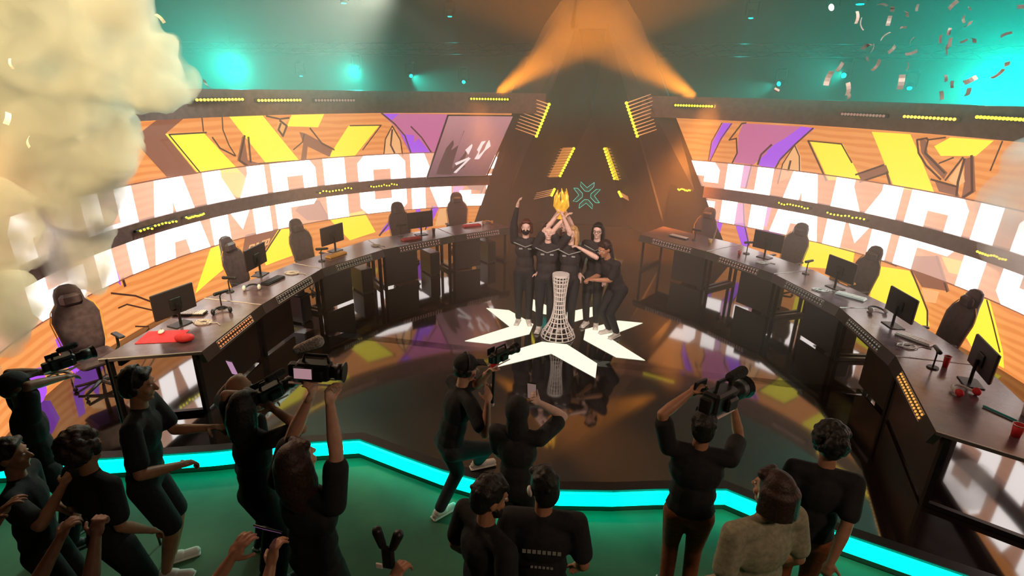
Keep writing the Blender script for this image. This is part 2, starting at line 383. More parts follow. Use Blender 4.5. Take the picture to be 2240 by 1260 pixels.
LINES=[
 (0.03,[(-78.58, 3.073), (-78.73, 2.852)]),
 (0.03,[(-75.09, 3.058), (-75.31, 2.855), (-74.68, 2.59), (-73.77, 2.394)]),
 (0.035,[(-77.36, 2.741), (-76.36, 2.553), (-73.91, 2.396)]),
 (0.05,[(-71.6, 2.726), (-73.22, 2.307), (-71.74, 2.18)]),
 (0.05,[(-70.96, 2.694), (-71.2, 2.257)]),
 (0.03,[(-84.6, 2.841), (-78.25, 2.828)]),
 (0.03,[(-84.6, 2.841), (-80.41, 2.167)]),
 (0.04,[(-67.11, 3.055), (-64.67, 2.992), (-62.95, 3.009)]),
 (0.05,[(-64.71, 2.964), (-63.56, 2.861), (-64.51, 2.68), (-65.21, 2.798), (-64.64, 2.908)]),
 (0.04,[(-59.14, 2.798), (-57.1, 2.487), (-54.81, 2.349)]),
 (0.03,[(-62.82, 2.407), (-60.9, 2.541), (-60.44, 2.686)]),
 (0.03,[(-51.2, 2.821), (-44.84, 2.815), (-48.98, 2.314)]),
 (0.035,[(-44.66, 2.192), (-44.14, 2.521), (-42.57, 2.794), (-41.0, 2.477), (-40.69, 2.139)]),
 (0.05,[(-42.61, 2.712), (-43.11, 2.385), (-42.41, 2.215)]),
 (0.04,[(-44.59, 3.063), (-42.07, 2.842), (-40.0, 2.574), (-38.89, 2.183)]),
 (0.04,[(-38.63, 2.771), (-36.5, 2.533), (-34.51, 2.185)]),
 (0.03,[(-69.72, 2.207), (-61.6, 2.188)]),
 (0.035,[(-99.7, 0.777), (-95.91, 0.576), (-92.6, 0.297)]),
 (0.03,[(-99.15, 0.523), (-97.64, 0.513), (-93.27, 0.21)]),
 (0.03,[(-97.14, 0.129), (-94.93, 0.014)]),
 (0.06,[(-97.29, 0.907), (-97.19, 0.788)]),
 (0.04,[(-67.25, 0.903), (-71.03, 0.494)]),
 (0.04,[(-73.99, 0.924), (-67.25, 0.903)]),
 (0.03,[(-62.29, 1.33), (-58.9, 1.325), (-57.14, 0.884)]),
 (0.05,[(-43.21, 0.752), (-46.78, 0.362)]),
 (0.04,[(-34.74, 0.929), (-36.45, 0.38)]),
 (0.04,[(-22.83, 1.429), (-24.88, 0.953)]),
 (0.04,[(29.35, 2.21), (29.97, 2.42), (29.38, 2.716), (28.07, 2.672), (29.99, 3.022), (30.71, 3.036)]),
 (0.04,[(42.75, 3.013), (40.15, 2.681), (38.1, 2.376), (37.15, 2.071), (37.07, 1.67)]),
 (0.03,[(28.05, 3.01), (26.51, 2.694), (24.99, 2.193)]),
 (0.03,[(26.23, 3.01), (24.75, 2.613), (24.64, 2.214)]),
 (0.05,[(36.05, 2.642), (34.47, 2.433), (34.2, 2.232)]),
 (0.03,[(40.15, 2.681), (41.37, 2.477), (41.99, 2.171)]),
 (0.03,[(40.15, 2.681), (38.69, 2.287), (38.49, 1.893)]),
 (0.04,[(33.04, 2.201), (32.72, 1.711)]),
 (0.05,[(40.0, 2.367), (39.91, 2.174)]),
 (0.03,[(42.36, 2.779), (48.07, 2.775), (50.44, 2.471)]),
 (0.04,[(42.36, 2.779), (46.89, 2.091)]),
 (0.04,[(51.54, 2.27), (55.55, 2.5)]),
 (0.04,[(52.46, 2.154), (56.35, 2.374)]),
 (0.05,[(56.32, 2.388), (57.51, 2.16)]),
 (0.04,[(59.57, 2.959), (60.88, 2.997), (61.17, 2.975), (61.22, 2.774), (64.84, 2.512)]),
 (0.04,[(59.57, 2.959), (60.3, 2.763), (61.97, 2.58), (64.55, 2.407)]),
 (0.03,[(61.17, 2.975), (63.53, 3.035)]),
 (0.03,[(63.67, 2.643), (65.43, 2.754)]),
 (0.04,[(66.73, 2.772), (65.25, 2.407)]),
 (0.05,[(67.01, 2.751), (67.07, 2.415), (67.46, 2.2)]),
 (0.05,[(67.83, 2.81), (69.4, 2.314), (67.86, 2.14)]),
 (0.04,[(63.2, 2.383), (67.05, 2.341)]),
 (0.03,[(71.25, 3.054), (70.92, 2.646)]),
 (0.03,[(32.74, 1.39), (33.55, 0.96), (35.2, 0.507)]),
 (0.04,[(62.64, 1.081), (68.36, 0.344), (69.06, 0.103)]),
 (0.04,[(67.24, 1.236), (70.32, 0.761)]),
 (0.03,[(76.19, 0.868), (80.33, 0.268)]),
 (0.05,[(57.35, 0.907), (61.66, 0.885)]),
]

LETTERING = [[(-74.02, 0.558), (-74.6, 0.555), (-73.73, 0.712), (-73.14, 0.717)], [(-74.16, 0.634), (-73.7, 0.637)], [(-73.77, 0.56), (-72.89, 0.719), (-73.18, 0.564), (-72.3, 0.724)], [(-72.05, 0.726), (-72.92, 0.566), (-72.33, 0.57)], [(-70.61, 0.74), (-71.2, 0.734), (-72.08, 0.572), (-71.49, 0.576), (-71.05, 0.658), (-71.34, 0.655)], [(-71.23, 0.578), (-70.35, 0.742), (-69.76, 0.749), (-70.24, 0.658), (-70.84, 0.652)]]
def seg_polys(w, pts):
    out = []; k = math.degrees(1 / RL)
    for i in range(len(pts) - 1):
        (a0, z0), (a1, z1) = pts[i], pts[i + 1]
        dx, dz = (a1 - a0) / k, z1 - z0; L = math.hypot(dx, dz)
        if L < 1e-6: continue
        px, pz = -dz / L * w / 2 * k, dx / L * w / 2; ex, ez = dx / L * w * .3 * k, dz / L * w * .3
        out.append([(a0 - ex + px, z0 - ez + pz), (a1 + ex + px, z1 + ez + pz), (a1 + ex - px, z1 + ez - pz), (a0 - ex - px, z0 - ez - pz)])
    return out
# block capitals in a unit cell (x 0..1, y 0..1), as lists of convex pieces
def LET(ch):
    s = 0.345
    if ch == 'C': return [[(.12, 1), (.88, 1), (1, .88), (1, .66), (.7, .66), (.7, .76), (s, .76), (0, .88)], [(0, .88), (s, .76), (s, .24), (0, .12)],
                          [(0, .12), (s, .24), (.7, .24), (.7, .34), (1, .34), (1, .12), (.88, 0), (.12, 0)]]
    if ch == 'H': return [[(0, 0), (s, 0), (s, 1), (0, 1)], [(1 - s, 0), (1, 0), (1, 1), (1 - s, 1)], [(s, .4), (1 - s, .4), (1 - s, .62), (s, .62)]]
    if ch == 'A': return [[(0, 0), (.36, 0), (.5, .72), (.5, 1), (.26, 1)], [(1, 0), (.64, 0), (.5, .72), (.5, 1), (.74, 1)], [(.24, .2), (.76, .2), (.70, .42), (.30, .42)]]
    if ch == 'M': return [[(0, 0), (.29, 0), (.29, 1), (0, 1)], [(1, 0), (.71, 0), (.71, 1), (1, 1)], [(.24, 1), (.24, .55), (.5, .12), (.5, .5)], [(.76, 1), (.76, .55), (.5, .12), (.5, .5)]]
    if ch == 'P': return [[(0, 0), (s, 0), (s, 1), (0, 1)], [(s, 1), (.88, 1), (1, .88), (.7, .78), (s, .78)], [(1, .88), (1, .42), (.7, .52), (.7, .78)], [(1, .42), (.88, .3), (s, .3), (s, .52), (.7, .52)]]
    if ch == 'I': return [[(.0, 0), (1, 0), (1, 1), (0, 1)]]
    if ch == 'O': return [[(.14, 1), (.86, 1), (1, .88), (.68, .76), (.32, .76), (0, .88)], [(0, .88), (.32, .76), (.32, .24), (0, .12)], [(1, .88), (.68, .76), (.68, .24), (1, .12)],
                          [(.14, 0), (.86, 0), (1, .12), (.68, .24), (.32, .24), (0, .12)]]
    if ch == 'N': return [[(0, 0), (s, 0), (s, 1), (0, 1)], [(1, 0), (1 - s, 0), (1 - s, 1), (1, 1)], [(s, 1), (s, .6), (1 - s, 0), (1 - s, .4)]]
    if ch == 'S': return [[(.12, 1), (.88, 1), (1, .88), (1, .7), (.7, .7), (.7, .78), (.3, .78), (0, .88)], [(0, .88), (.3, .78), (.3, .6), (.88, .6), (.88, .4), (.12, .4), (0, .5)],
                          [(.88, .6), (1, .5), (1, .12), (.7, .22), (.7, .4)], [(1, .12), (.88, 0), (.12, 0), (0, .12), (0, .3), (.3, .3), (.3, .22), (.7, .22)]]
BT, BB = 2.182, 0.904
M_BLOOM = bpy.data.materials.new('banner_bloom'); M_BLOOM.use_nodes = True  # pinkish glow between letters, mostly bloom, put in as a translucent band
_nt = M_BLOOM.node_tree; _b = _nt.nodes['Principled BSDF']; _b.inputs['Base Color'].default_value = (0, 0, 0, 1)
_b.inputs['Emission Color'].default_value = (1.0, 0.62, 0.52, 1); _b.inputs['Emission Strength'].default_value = 1.3; _b.inputs['Alpha'].default_value = 0.42

def video_wall(side, letters, a_out, label):
    w = root('video_wall', (0, 0, 0), 0, label, 'video wall', 'curved video walls')
    lo, hi = (a_out, -10) if side < 0 else (10, a_out)
    for nm, z0, z1 in (('upper_screen', Z2, Z3), ('lower_screen', Z0, Z1)):
        mb = MB(); wrap(mb, [[(lo, z0), (hi, z0), (hi, z1), (lo, z1)]], RL, side); mb.build(nm, LM['wood'], w)
    names = {'yellow': 'yellow_shape', 'yellow_soft': 'amber_shape', 'orchid': 'orchid_shape', 'purple': 'purple_shape', 'pinkpurple': 'pink_shape', 'brown': 'brown_shape', 'cream': 'cream_shape', 'wood2': 'peach_shape'}
    i = 0
    for c, p in ART:
        if (p[0][0] < 0) != (side < 0): continue
        i += 1; mb = MB(); wrap(mb, [p], RL - 0.012 - 0.0015 * i, side)
        if mb.f: mb.build(names[c], LM[c], w)
    mb = MB()
    for wd, pts in LINES:
        if (pts[0][0] < 0) != (side < 0): continue
        wrap(mb, seg_polys(wd * 0.8, pts), RL - 0.09, side)
    mb.build('ink_line_drawing', LM['ink'], w)
    if side < 0:
        mb = MB()
        for pts in LETTERING: wrap(mb, seg_polys(.028, pts), RL - 0.095, side)
        mb.build('small_lettering', LM['cream'], w)
    mb = MB()
    wrap(mb, [[(lo, BT), (hi, BT), (hi, BT + .02), (lo, BT + .02)], [(lo, BB), (hi, BB), (hi, BB - .02), (lo, BB - .02)]], RL - 0.092, side)
    mb.build('banner_outline', LM['brown'], w)
    mb = MB(); wrap(mb, [[(lo, BB), (hi, BB), (hi, BT), (lo, BT)]], RL - 0.091, side); mb.build('banner_bloom', M_BLOOM, w)
    for ch, a0, a1 in letters:
        mb = MB()
        polys = [[(a0 + (a1 - a0) * x, BB + (BT - BB) * y) for x, y in p] for p in LET(ch)]
        wrap(mb, polys, RL - 0.10, side)
        if mb.f: mb.build('letter', LM['white'], w)
    # solid casing behind, divider beam and header
    def band(nm, z0, z1, r0, r1, m, parent, a_lo, a_hi, inner=None):
        mb = MB(); N = max(2, int((a_hi - a_lo) / 3)); vs = []
        for k in range(N + 1):
            a = a_lo + (a_hi - a_lo) * k / N
            vs += [cyl(a, z0, r0), cyl(a, z1, r0), cyl(a, z1, r1), cyl(a, z0, r1)]
        fs = [(3, 2, 1, 0), (N * 4, N * 4 + 1, N * 4 + 2, N * 4 + 3)]
        for k in range(N):
            for j in range(4): fs.append((k * 4 + j, k * 4 + (j + 1) % 4, k * 4 + 4 + (j + 1) % 4, k * 4 + 4 + j))
        return mb.add(vs, fs).build(nm, m, parent)
    e = (lambda z: -26.6 + 9.6 * z / 3.07) if side < 0 else (lambda z: 32 - 15 * z / 3.07)
    def rng(z): return (lo, e(z)) if side < 0 else (e(z), hi)
    band('divider_beam', Z1, Z2, RL - 0.14, RL + 0.1, M_BEAM, w, *rng(1.5))
    band('header_beam', Z3, 3.52, RL - 0.10, RL + 0.25, M_BEAM, w, lo, hi)
    band('rear_casing', 0.0, 3.4, RL + 0.06, RL + 0.16, M_BLACK, w, *rng(3.0))
    return w
left_wall = video_wall(-1, [('C', -112.5, -103), ('H', -101.0, -92.6), ('A', -91.4, -81.2), ('M', -80.4, -68.9), ('P', -67.8, -59.0), ('I', -57.4, -53.0), ('O', -50.4, -40.3), ('N', -39.2, -30.4), ('S', -28.6, -20)],
                       -122, 'long curved orange video wall left of the tower, reading CHAMPIONS behind the desks')
right_wall = video_wall(1, [('C', 17.6, 27.2), ('H', 28.6, 37.4), ('A', 38.6, 47.6), ('M', 48.6, 59.6), ('P', 61.0, 69.9), ('I', 71.2, 74.5), ('O', 77, 86), ('N', 88, 97), ('S', 99, 108)],
                        112, 'long curved orange video wall right of the tower with mirrored artwork and white capitals')

# rows of bulbs along the divider beams and above the headers
def bulb_mesh(r=0.021):
    me = bpy.data.meshes.new('bulb'); mb = MB().ell((0, 0, 0), (r, r, r), None, 8, 6); me.from_pydata(mb.v, [], mb.f); return me
_bulbs = {}
def bulbs(parent, pts, m, r=0.021):
    k = (m.name, r)
    if k not in _bulbs:
        me = bulb_mesh(r); me.materials.append(m); _bulbs[k] = me
    for p in pts:
        o = bpy.data.objects.new('bulb', _bulbs[k]); COL.objects.link(o); o.parent = parent; o.location = p
def arc_bar(a0, a1, z, m, label, n=14, r=0.024, rad=RL - 0.16, group='light bars above the video walls', cat='light bar', name='light_bar', jit=0.0):
    am = (a0 + a1) / 2; c = Vector(cyl(am, z, rad))
    t = root(name, c, 0, label, cat, group)
    A0, A1 = Vector(cyl(a0, z, rad + .03)) - c, Vector(cyl(a1, z, rad + .03)) - c
    mb = MB(); d = (A1 - A0); mb.box((0, 0, 0), (d.length + 0.05, 0.05, 0.07 if not jit else 0.04), math.atan2(d.y, d.x), None, 0.008)
    o = mb.build('housing', M_BLACK, t); o.location = (A0 + A1) / 2
    bulbs(t, [A0.lerp(A1, (k + .5) / n) + Vector((-math.sin(R(am)), -math.cos(R(am)), 0)) * 0.045 + Vector((0, 0, random.uniform(-jit, jit))) for k in range(n)], m, r)
    return t
for a0, a1, z, m, txt in [(-79.8, -71.3, 3.355, M_BULB, 'amber bulb bar above the left video wall, nearest the smoke'), (-68.9, -60.6, 3.335, M_BULB, 'amber bulb bar second from the smoke above the left video wall'),
                     (-58.1, -50.1, 3.33, M_BULBD, 'dim pinkish bulb bar above the left video wall'), (-26.2, -17.9, 3.38, M_BULBY, 'bright yellow bulb bar at the left foot of an orange beam'),
                     (16.7, 24.3, 3.34, M_BULBY, 'bright yellow bulb bar at the right foot of an orange beam'), (47.3, 54.4, 3.30, M_BULBD, 'dim pinkish bulb bar above the right video wall'),
                     (57.1, 64.9, 3.31, M_BULB, 'amber bulb bar above the right video wall, beside the dim one'), (67.4, 74.6, 3.36, M_BULBY, 'yellow bulb bar at the far right end of the header')]:
    arc_bar(a0, a1, z, m, txt)
for a0, a1, txt in [(-94.0, -87.0, 'amber lamp cluster on the dark divider beam near the smoke'), (-85.5, -82.0, 'short amber lamp cluster on the divider beam beside the longer one'), (-59.4, -52.2, 'amber lamp cluster on the left divider under the letter I'),
               (-48.5, -42.4, 'amber lamp cluster on the left divider under the letter O'), (19.5, 22.2, 'small amber lamp cluster at the inner end of the right divider'), (39.6, 45.5, 'amber lamp cluster on the right divider under the letter A'),
               (48.6, 55.6, 'amber lamp cluster on the right divider under the letter M'), (73.5, 78.0, 'amber lamp cluster at the far right end of the divider')]:
    arc_bar(a0, a1, 1.53, M_BULBY, txt, 11, 0.017, RL - 0.19, 'lamp clusters on the divider beams', 'lamp cluster', 'lamp_cluster', 0.018)

# portrait camera-feed screen hung in front of the left wall
ps = root('hanging_screen', (0, 0, 0), 0, 'slanted mauve live-feed screen hung between left video wall and tower', 'screen')
def pc(u, v, r=RL - 0.22):
    # u 0..1 left-right, v 0..1 bottom-top on the slanted quad
    al = -36.0 + (-31.06 + 36.0) * v; ar = -22.8 + (-17.0 + 22.8) * v
    return cyl(al + (ar - al) * u, 1.655 + (3.01 - 1.655) * v, r)
def pq(mb, pts, r): mb.add([pc(u, v, r) for u, v in pts], [tuple(range(len(pts)))])
mb = MB(); N = 6
for k in range(N): pq(mb, [(k / N, 0), ((k + 1) / N, 0), ((k + 1) / N, 1), (k / N, 1)], RL - 0.22)
m_feed = glow('live_feed', (0.40, 0.18, 0.20), 1.0)
nt = m_feed.node_tree; tc = nt.nodes.new('ShaderNodeTexCoord'); sx = nt.nodes.new('ShaderNodeSeparateXYZ'); mr = nt.nodes.new('ShaderNodeMapRange'); rp = nt.nodes.new('ShaderNodeValToRGB')
nt.links.new(tc.outputs['Object'], sx.inputs[0]); nt.links.new(sx.outputs['Z'], mr.inputs['Value']); mr.inputs['From Min'].default_value = 1.6; mr.inputs['From Max'].default_value = 3.0
rp.color_ramp.elements[0].color = (0.17, 0.085, 0.11, 1); rp.color_ramp.elements[1].color = (0.62, 0.27, 0.30, 1)
nt.links.new(mr.outputs[0], rp.inputs[0]); nt.links.new(rp.outputs[0], nt.nodes['Principled BSDF'].inputs['Emission Color'])
mb.build('feed_picture', m_feed, ps)
mb = MB(); pq(mb, [(.12, .42), (.30, .78), (.48, .66), (.58, .40), (.62, .18), (.40, .02), (.14, .04)], RL - 0.225); mb.build('dark_figure', glow('feed_dark', (0.10, 0.045, 0.05), 1.0), ps)
mb = MB(); pq(mb, [(.66, .44), (.68, .58), (.80, .60), (.86, .50), (.80, .42), (.76, .28), (.68, .28), (.70, .40)], RL - 0.232); pq(mb, [(.47, .44), (.54, .54), (.59, .48), (.55, .36)], RL - 0.232)
pq(mb, [(.38, .22), (.58, .32), (.60, .29), (.42, .18)], RL - 0.232); pq(mb, [(.42, .06), (.58, .30), (.62, .30), (.47, .05)], RL - 0.232); mb.build('bright_figure', glow('feed_white', (1, .85, .85), 1.1), ps)
mb = MB()
for k in range(N):
    for v0, v1 in ((-.02, 0), (1, 1.02)): pq(mb, [(k / N, v0), ((k + 1) / N, v0), ((k + 1) / N, v1), (k / N, v1)], RL - 0.24)
pq(mb, [(-.02, -.02), (0, -.02), (0, 1.02), (-.02, 1.02)], RL - 0.24); pq(mb, [(1, -.02), (1.02, -.02), (1.02, 1.02), (1, 1.02)], RL - 0.24)
o = mb.build('screen_frame', M_FRAME, ps); sm = o.modifiers.new('thick', 'SOLIDIFY'); sm.thickness = 0.05; sm.offset = 1

# ------------------------------------------------------------------ tower: nested A-frames around the entrance
tw = root('entrance_tower', (-0.13, 5.3, 0), 0, 'dark steep A-shaped entrance tower between the two video walls', 'tower')
def tq(mb, pts, t=0.06): mb.slab([(x, y - 5.3, z) for x, y, z in pts], t)
def out_x(z): return 2.28 - 0.385 * z       # inner edge of the outer frame at y=5.5
for s, nm in ((-1, 'side_panel'), (1, 'side_panel')):
    mb = MB()
    w0, w1 = (2.95, 2.0) if s < 0 else (3.55, 2.0)
    pts = [(s * out_x(0), 5.5, 0), (s * w0, 5.0, 0), (s * w1, 5.38, 3.1), (s * 1.05, 5.45, 5.0), (s * 0.35, 5.5, 5.95), (s * out_x(4.9), 5.5, 4.9)]
    pts2 = pts if s > 0 else list(reversed(pts))
    tq(mb, pts2[:], 0.08); mb.build('front_leg', M_TOWER, tw)
    mb = MB()
    pts = [(s * out_x(0), 5.5, 0), (s * out_x(5.0), 5.5, 5.0), (s * 0.02, 7.5, 3.0), (s * 1.36, 7.5, 0)]
    tq(mb, pts if s < 0 else list(reversed(pts)), 0.05); mb.build('reveal_panel', M_TOWER, tw)
mb = MB(); tq(mb, [(-1.45, 7.5, 0), (1.45, 7.5, 0), (0.05, 7.5, 3.1), (-0.05, 7.5, 3.1)], 0.08); mb.build('inner_wall', M_TOWER, tw)
mb = MB(); tq(mb, [(-0.5, 5.5, 4.9), (0.5, 5.5, 4.9), (0.35, 5.5, 5.95), (-0.35, 5.5, 5.95)], 0.08); mb.build('crown_panel', M_TOWER, tw)
M_SEAM = mat('seam_metal', (0.35, 0.3, 0.28), 0.3, 0.8)
for s in (-1, 1):
    MB().tube([(s * 1.40, 2.17, 0.0), (s * 0.04, 2.17, 3.05)], 0.008, 6).build('seam_trim', M_SEAM, tw)
    MB().tube([(s * 1.62, 1.9, 0.6), (s * 0.62, 1.2, 3.1)], 0.006, 6).build('seam_trim', M_SEAM, tw)
M_STREAK = mat('warm_haze_streak', (0.95, 0.6, 0.38), 0.5, 0.0, (1.0, 0.42, 0.16), 0.45)  # glow of the bulbs' haze streaks put into the rod colour
M_BULBP = glow('yellow_panel', (1.0, 0.80, 0.01), 1.25)
M_BULBO = glow('orange_panel', (0.85, 0.30, 0.04), 0.75)
def streak_bar(p0, p1, haze_streak, n, m, label, tilt=0.0, lit=None, lm=None):
    p0, p1 = Vector(p0), Vector(p1); c = p1.copy()
    t = root('streaked_light_bar', c, 0, label, 'light bar', 'light bars with modelled haze streaks on the tower')
    MB().tube([p0 - c, p1 - c], 0.03, 6).build('housing', M_BLACK, t)
    bulbs(t, [(p0.lerp(p1, (k + .5) / n) - c + Vector((0, -0.035, 0))) for k in range(n)], m, 0.036)
    for k in range(n):
        a = p0.lerp(p1, (k + .5) / n) - c
        MB().tube([a, a + Vector(haze_streak)], [0.015, 0.007], 5).build('haze_streak', M_STREAK, t)  # each bulb's light streak in the haze, modelled as a thin rod
    if lit: MB().slab([p0 - c, p1 - c, p1 - c + Vector(lit), p0 - c + Vector(lit)], 0.02).build('lit_panel', lm or M_BULBP, t)
streak_bar((-0.99, 5.36, 3.32), (-1.29, 5.36, 2.53), (-0.52, -0.02, 0.16), 11, M_BULBY, 'upper light bar with modelled haze streaks on the left leg of the tower')
streak_bar((0.74, 5.36, 3.39), (1.08, 5.36, 2.61), (0.52, -0.02, 0.20), 11, M_BULBY, 'upper light bar with modelled haze streaks on the right leg of the tower')
b1 = streak_bar((-0.49, 6.9, 2.19), (-0.85, 6.9, 1.39), (-0.36, -0.10, -0.02), 11, M_BULBY, 'middle light bar with modelled haze streaks inside the tower, left side', lit=(-0.34, 0.02, -0.03), lm=M_BULBO)
streak_bar((0.27, 7.15, 2.19), (0.62, 7.15, 1.35), (0.18, -0.2, 0.02), 11, M_BULBY, 'middle light bar inside the tower, right side, with solid yellow glow panel', lit=(0.30, -0.03, -0.02))
streak_bar((-0.96, 6.9, 1.08), (-1.05, 6.9, 0.86), (-0.45, -0.3, -0.08), 4, M_BULBY, 'lowest short light bar with modelled haze streaks inside the tower, left side')
streak_bar((0.75, 7.15, 1.05), (0.84, 7.15, 0.90), (0.35, -0.3, -0.12), 4, M_BULBY, 'lowest short light bar with modelled haze streaks inside the tower, right side')
# neon emblem on the inner wall
M_NEON = glow('neon_teal', (0.06, 0.85, 0.62), 1.2); M_NEONB = glow('neon_back', (0.0, 0.10, 0.07), 0.5)
ne = root('neon_emblem', (-0.12, 7.38, 0.84), 0, 'small teal neon emblem of four chevrons hung above the players in the tower', 'emblem')
k = 0.372
for q in range(4):
    pts = [(x / 1.34 * k, 0, y / 1.34 * k) for x, y in chev]
    rot = Matrix.Rotation(R(90 * q), 4, 'Y')
    pts = [rot @ Vector(p) for p in pts]
    MB().slab([p + Vector((0, 0.01, 0)) for p in pts], 0.012).build('chevron_plate', M_NEONB, ne)
    MB().tube(pts + [pts[0]], 0.008, 6).build('neon_tube', M_NEON, ne)

# ------------------------------------------------------------------ player desks, five a side on an arc
LF = [(-1.47, 3.35), (-2.44, 2.37), (-3.39, 1.06), (-3.89, -0.22), (-3.87, -1.83), (-3.65, -3.21)]
LB = [(-2.12, 3.84), (-2.95, 2.83), (-3.95, 1.60), (-4.49, -0.08), (-4.77, -1.81), (-4.58, -3.62)]
RF = [(1.27, 3.47), (2.49, 2.51), (3.42, 1.40), (3.97, 0.02), (4.07, -1.47), (3.75, -3.04)]
RB = [(1.79, 4.35), (3.20, 3.20), (4.14, 1.79), (4.75, 0.16), (4.95, -1.5), (4.75, -3.55)]
HD = 0.805
def desk(f0, f1, b0, b1, bulb_m, label, near=False):
    f0, f1, b0, b1 = [Vector((*p, 0)) for p in (f0, f1, b0, b1)]
    g = 0.006; e = (f1 - f0).normalized(); f0 += e * g; f1 -= e * g; e2 = (b1 - b0).normalized(); b0 += e2 * g; b1 -= e2 * g
    c = (f0 + f1) / 2
    t = root('player_desk', c, 0, label, 'desk', 'glossy black player desks in an arc')
    F0, F1, B0, B1 = [p - c for p in (f0, f1, b0, b1)]
    MB().prism([p[:2] for p in (F0, F1, B1, B0)], HD - 0.035, HD).build('tabletop', M_DESK, t)
    n = Vector((e.y, -e.x, 0)); 
    if n.dot(B0 - F0) > 0: n = -n
    z = Vector((0, 0, 1))
    # sloping fascia below the front edge with the light grid in it
    top0, top1 = F0 + z * HD, F1 + z * HD
    lo0, lo1 = F0 + n * 0.05 + z * (HD - 0.13), F1 + n * 0.05 + z * (HD - 0.13)
    mb = MB(); s0, s1, s2, s3 = top0, top1, lo1, lo0
    q = [s0, s1, s2, s3]; 
    mb.add(q + [p - n * 0.06 - z * 0.01 for p in q], [(0, 1, 2, 3), (7, 6, 5, 4), (1, 0, 4, 5), (2, 1, 5, 6), (3, 2, 6, 7), (0, 3, 7, 4)]).build('sloping_fascia', M_PANEL, t)
    mb = MB(); L = (F1 - F0).length; fn = (s1 - s0).cross(s3 - s0).normalized()
    if fn.dot(n) < 0: fn = -fn
    cnt = 15; pts_ = []
    for r_, v in enumerate((0.30, 0.62)):
        for k in range(cnt):
            u = 0.24 + 0.54 * k / (cnt - 1)
            p = (s0.lerp(s1, u)).lerp(s3.lerp(s2, u), v) + fn * 0.004
            pts_.append(p)
    bulbs(t, pts_, bulb_m, 0.013)
    mb = MB(); 
    a, b = s0.lerp(s1, .22).lerp(s3.lerp(s2, .22), .14), s0.lerp(s1, .80).lerp(s3.lerp(s2, .80), .14)
    a2, b2 = s0.lerp(s1, .22).lerp(s3.lerp(s2, .22), .80), s0.lerp(s1, .80).lerp(s3.lerp(s2, .80), .80)
    mb.tube([a, b, b2, a2, a], 0.004, 5).build('grid_frame', M_EDGE, t)
    # side edge trim seen as the pale seam between desks
    MB().tube([F1 + z * (HD + 0.002), B1 + z * (HD + 0.002)], 0.006, 5).build('edge_trim', M_EDGE, t)
    for P, Q in ((F0, B0), (F1, B1)):
        d = (Q - P).normalized(); inw = (c - c) ; a = P + d * 0.10 + e * (0.05 if P is F0 else -0.05); b = Q - d * 0.06 + e * (0.05 if P is F0 else -0.05)
        mb = MB(); dd = b - a; mb.box((a + b) / 2 + z * (HD - 0.04) / 2, (0.05, 0.05, HD - 0.04)); 
        mb = MB().box(a + z * (HD - .04) / 2, (0.05, 0.05, HD - .04)).box(b + z * (HD - .04) / 2, (0.05, 0.05, HD - .04)).box((a + b) / 2 + z * 0.03, (dd.length, 0.05, 0.05), math.atan2(dd.y, dd.x))
        mb.build('leg_frame', M_FRAME, t)
    u0 = 0.04 if near else 0.52
    a, b = F0.lerp(F1, u0) - n * .09, F0.lerp(F1, .97) - n * .09; dd = b - a
    MB().box((a + b) / 2 + z * 0.36, (dd.length, 0.025, 0.64), math.atan2(dd.y, dd.x)).build('modesty_panel', M_PANEL, t)
    bk0, bk1 = B0.lerp(F0, 0.12), B1.lerp(F1, 0.12); d = bk1 - bk0
    MB().box((bk0 + bk1) / 2 + z * 0.72, (d.length * .9, 0.04, 0.10), math.atan2(d.y, d.x)).build('cable_tray', M_FRAME, t)
    return t
names = ['nearest the tower', 'second from the tower', 'middle of its row', 'fourth from the tower', 'nearest the press crowd']
for i in range(5):
    desk(LF[i], LF[i + 1], LB[i], LB[i + 1], [M_BULBD, M_BULBD, M_BULBG, M_BULBG, M_BULBR][i], f'glossy black desk of the left row, {names[i]}', i == 4)
    desk(RF[i], RF[i + 1], RB[i], RB[i + 1], [M_BULBD, M_BULBD, M_BULBG, M_BULBG, M_BULBO_][i], f'glossy black desk of the right row, {names[i]}', i == 4)
# pc towers standing under the desks
def pc_tower(x, y, rz, label):
    t = root('computer_tower', (x, y, 0), rz, label, 'computer', 'computer towers under the desks')
    MB().box((0, 0, 0.25), (0.22, 0.46, 0.46), 0, None, 0.012).build('case', M_PANEL, t)
    MB().box((0, -0.236, 0.25), (0.18, 0.008, 0.40)).build('front_grille', M_FRAME, t)
    MB().box((0.114, 0, 0.26), (0.006, 0.38, 0.36)).build('side_window', M_SCREEN, t)
    mb = MB()
    for sx in (-.09, .09):
        for sy in (-.2, .2): mb.box((sx, sy, 0.012), (0.03, 0.03, 0.024))
    mb.build('feet', M_BLACK, t)
for i in range(4):
    for F, B, nm in ((LF, LB, 'left'), (RF, RB, 'right')):
        u = 0.25 if nm == 'left' else 0.75
        fx, fy = F[i][0] + (F[i + 1][0] - F[i][0]) * u, F[i][1] + (F[i + 1][1] - F[i][1]) * u
        bx, by = B[i][0] + (B[i + 1][0] - B[i][0]) * u, B[i][1] + (B[i + 1][1] - B[i][1]) * u
        x, y = fx * .5 + bx * .5, fy * .5 + by * .5
        pc_tower(x, y, math.atan2(fy - by, fx - bx) + math.pi / 2, f'black computer tower under the {nm} row desk {names[i]}')

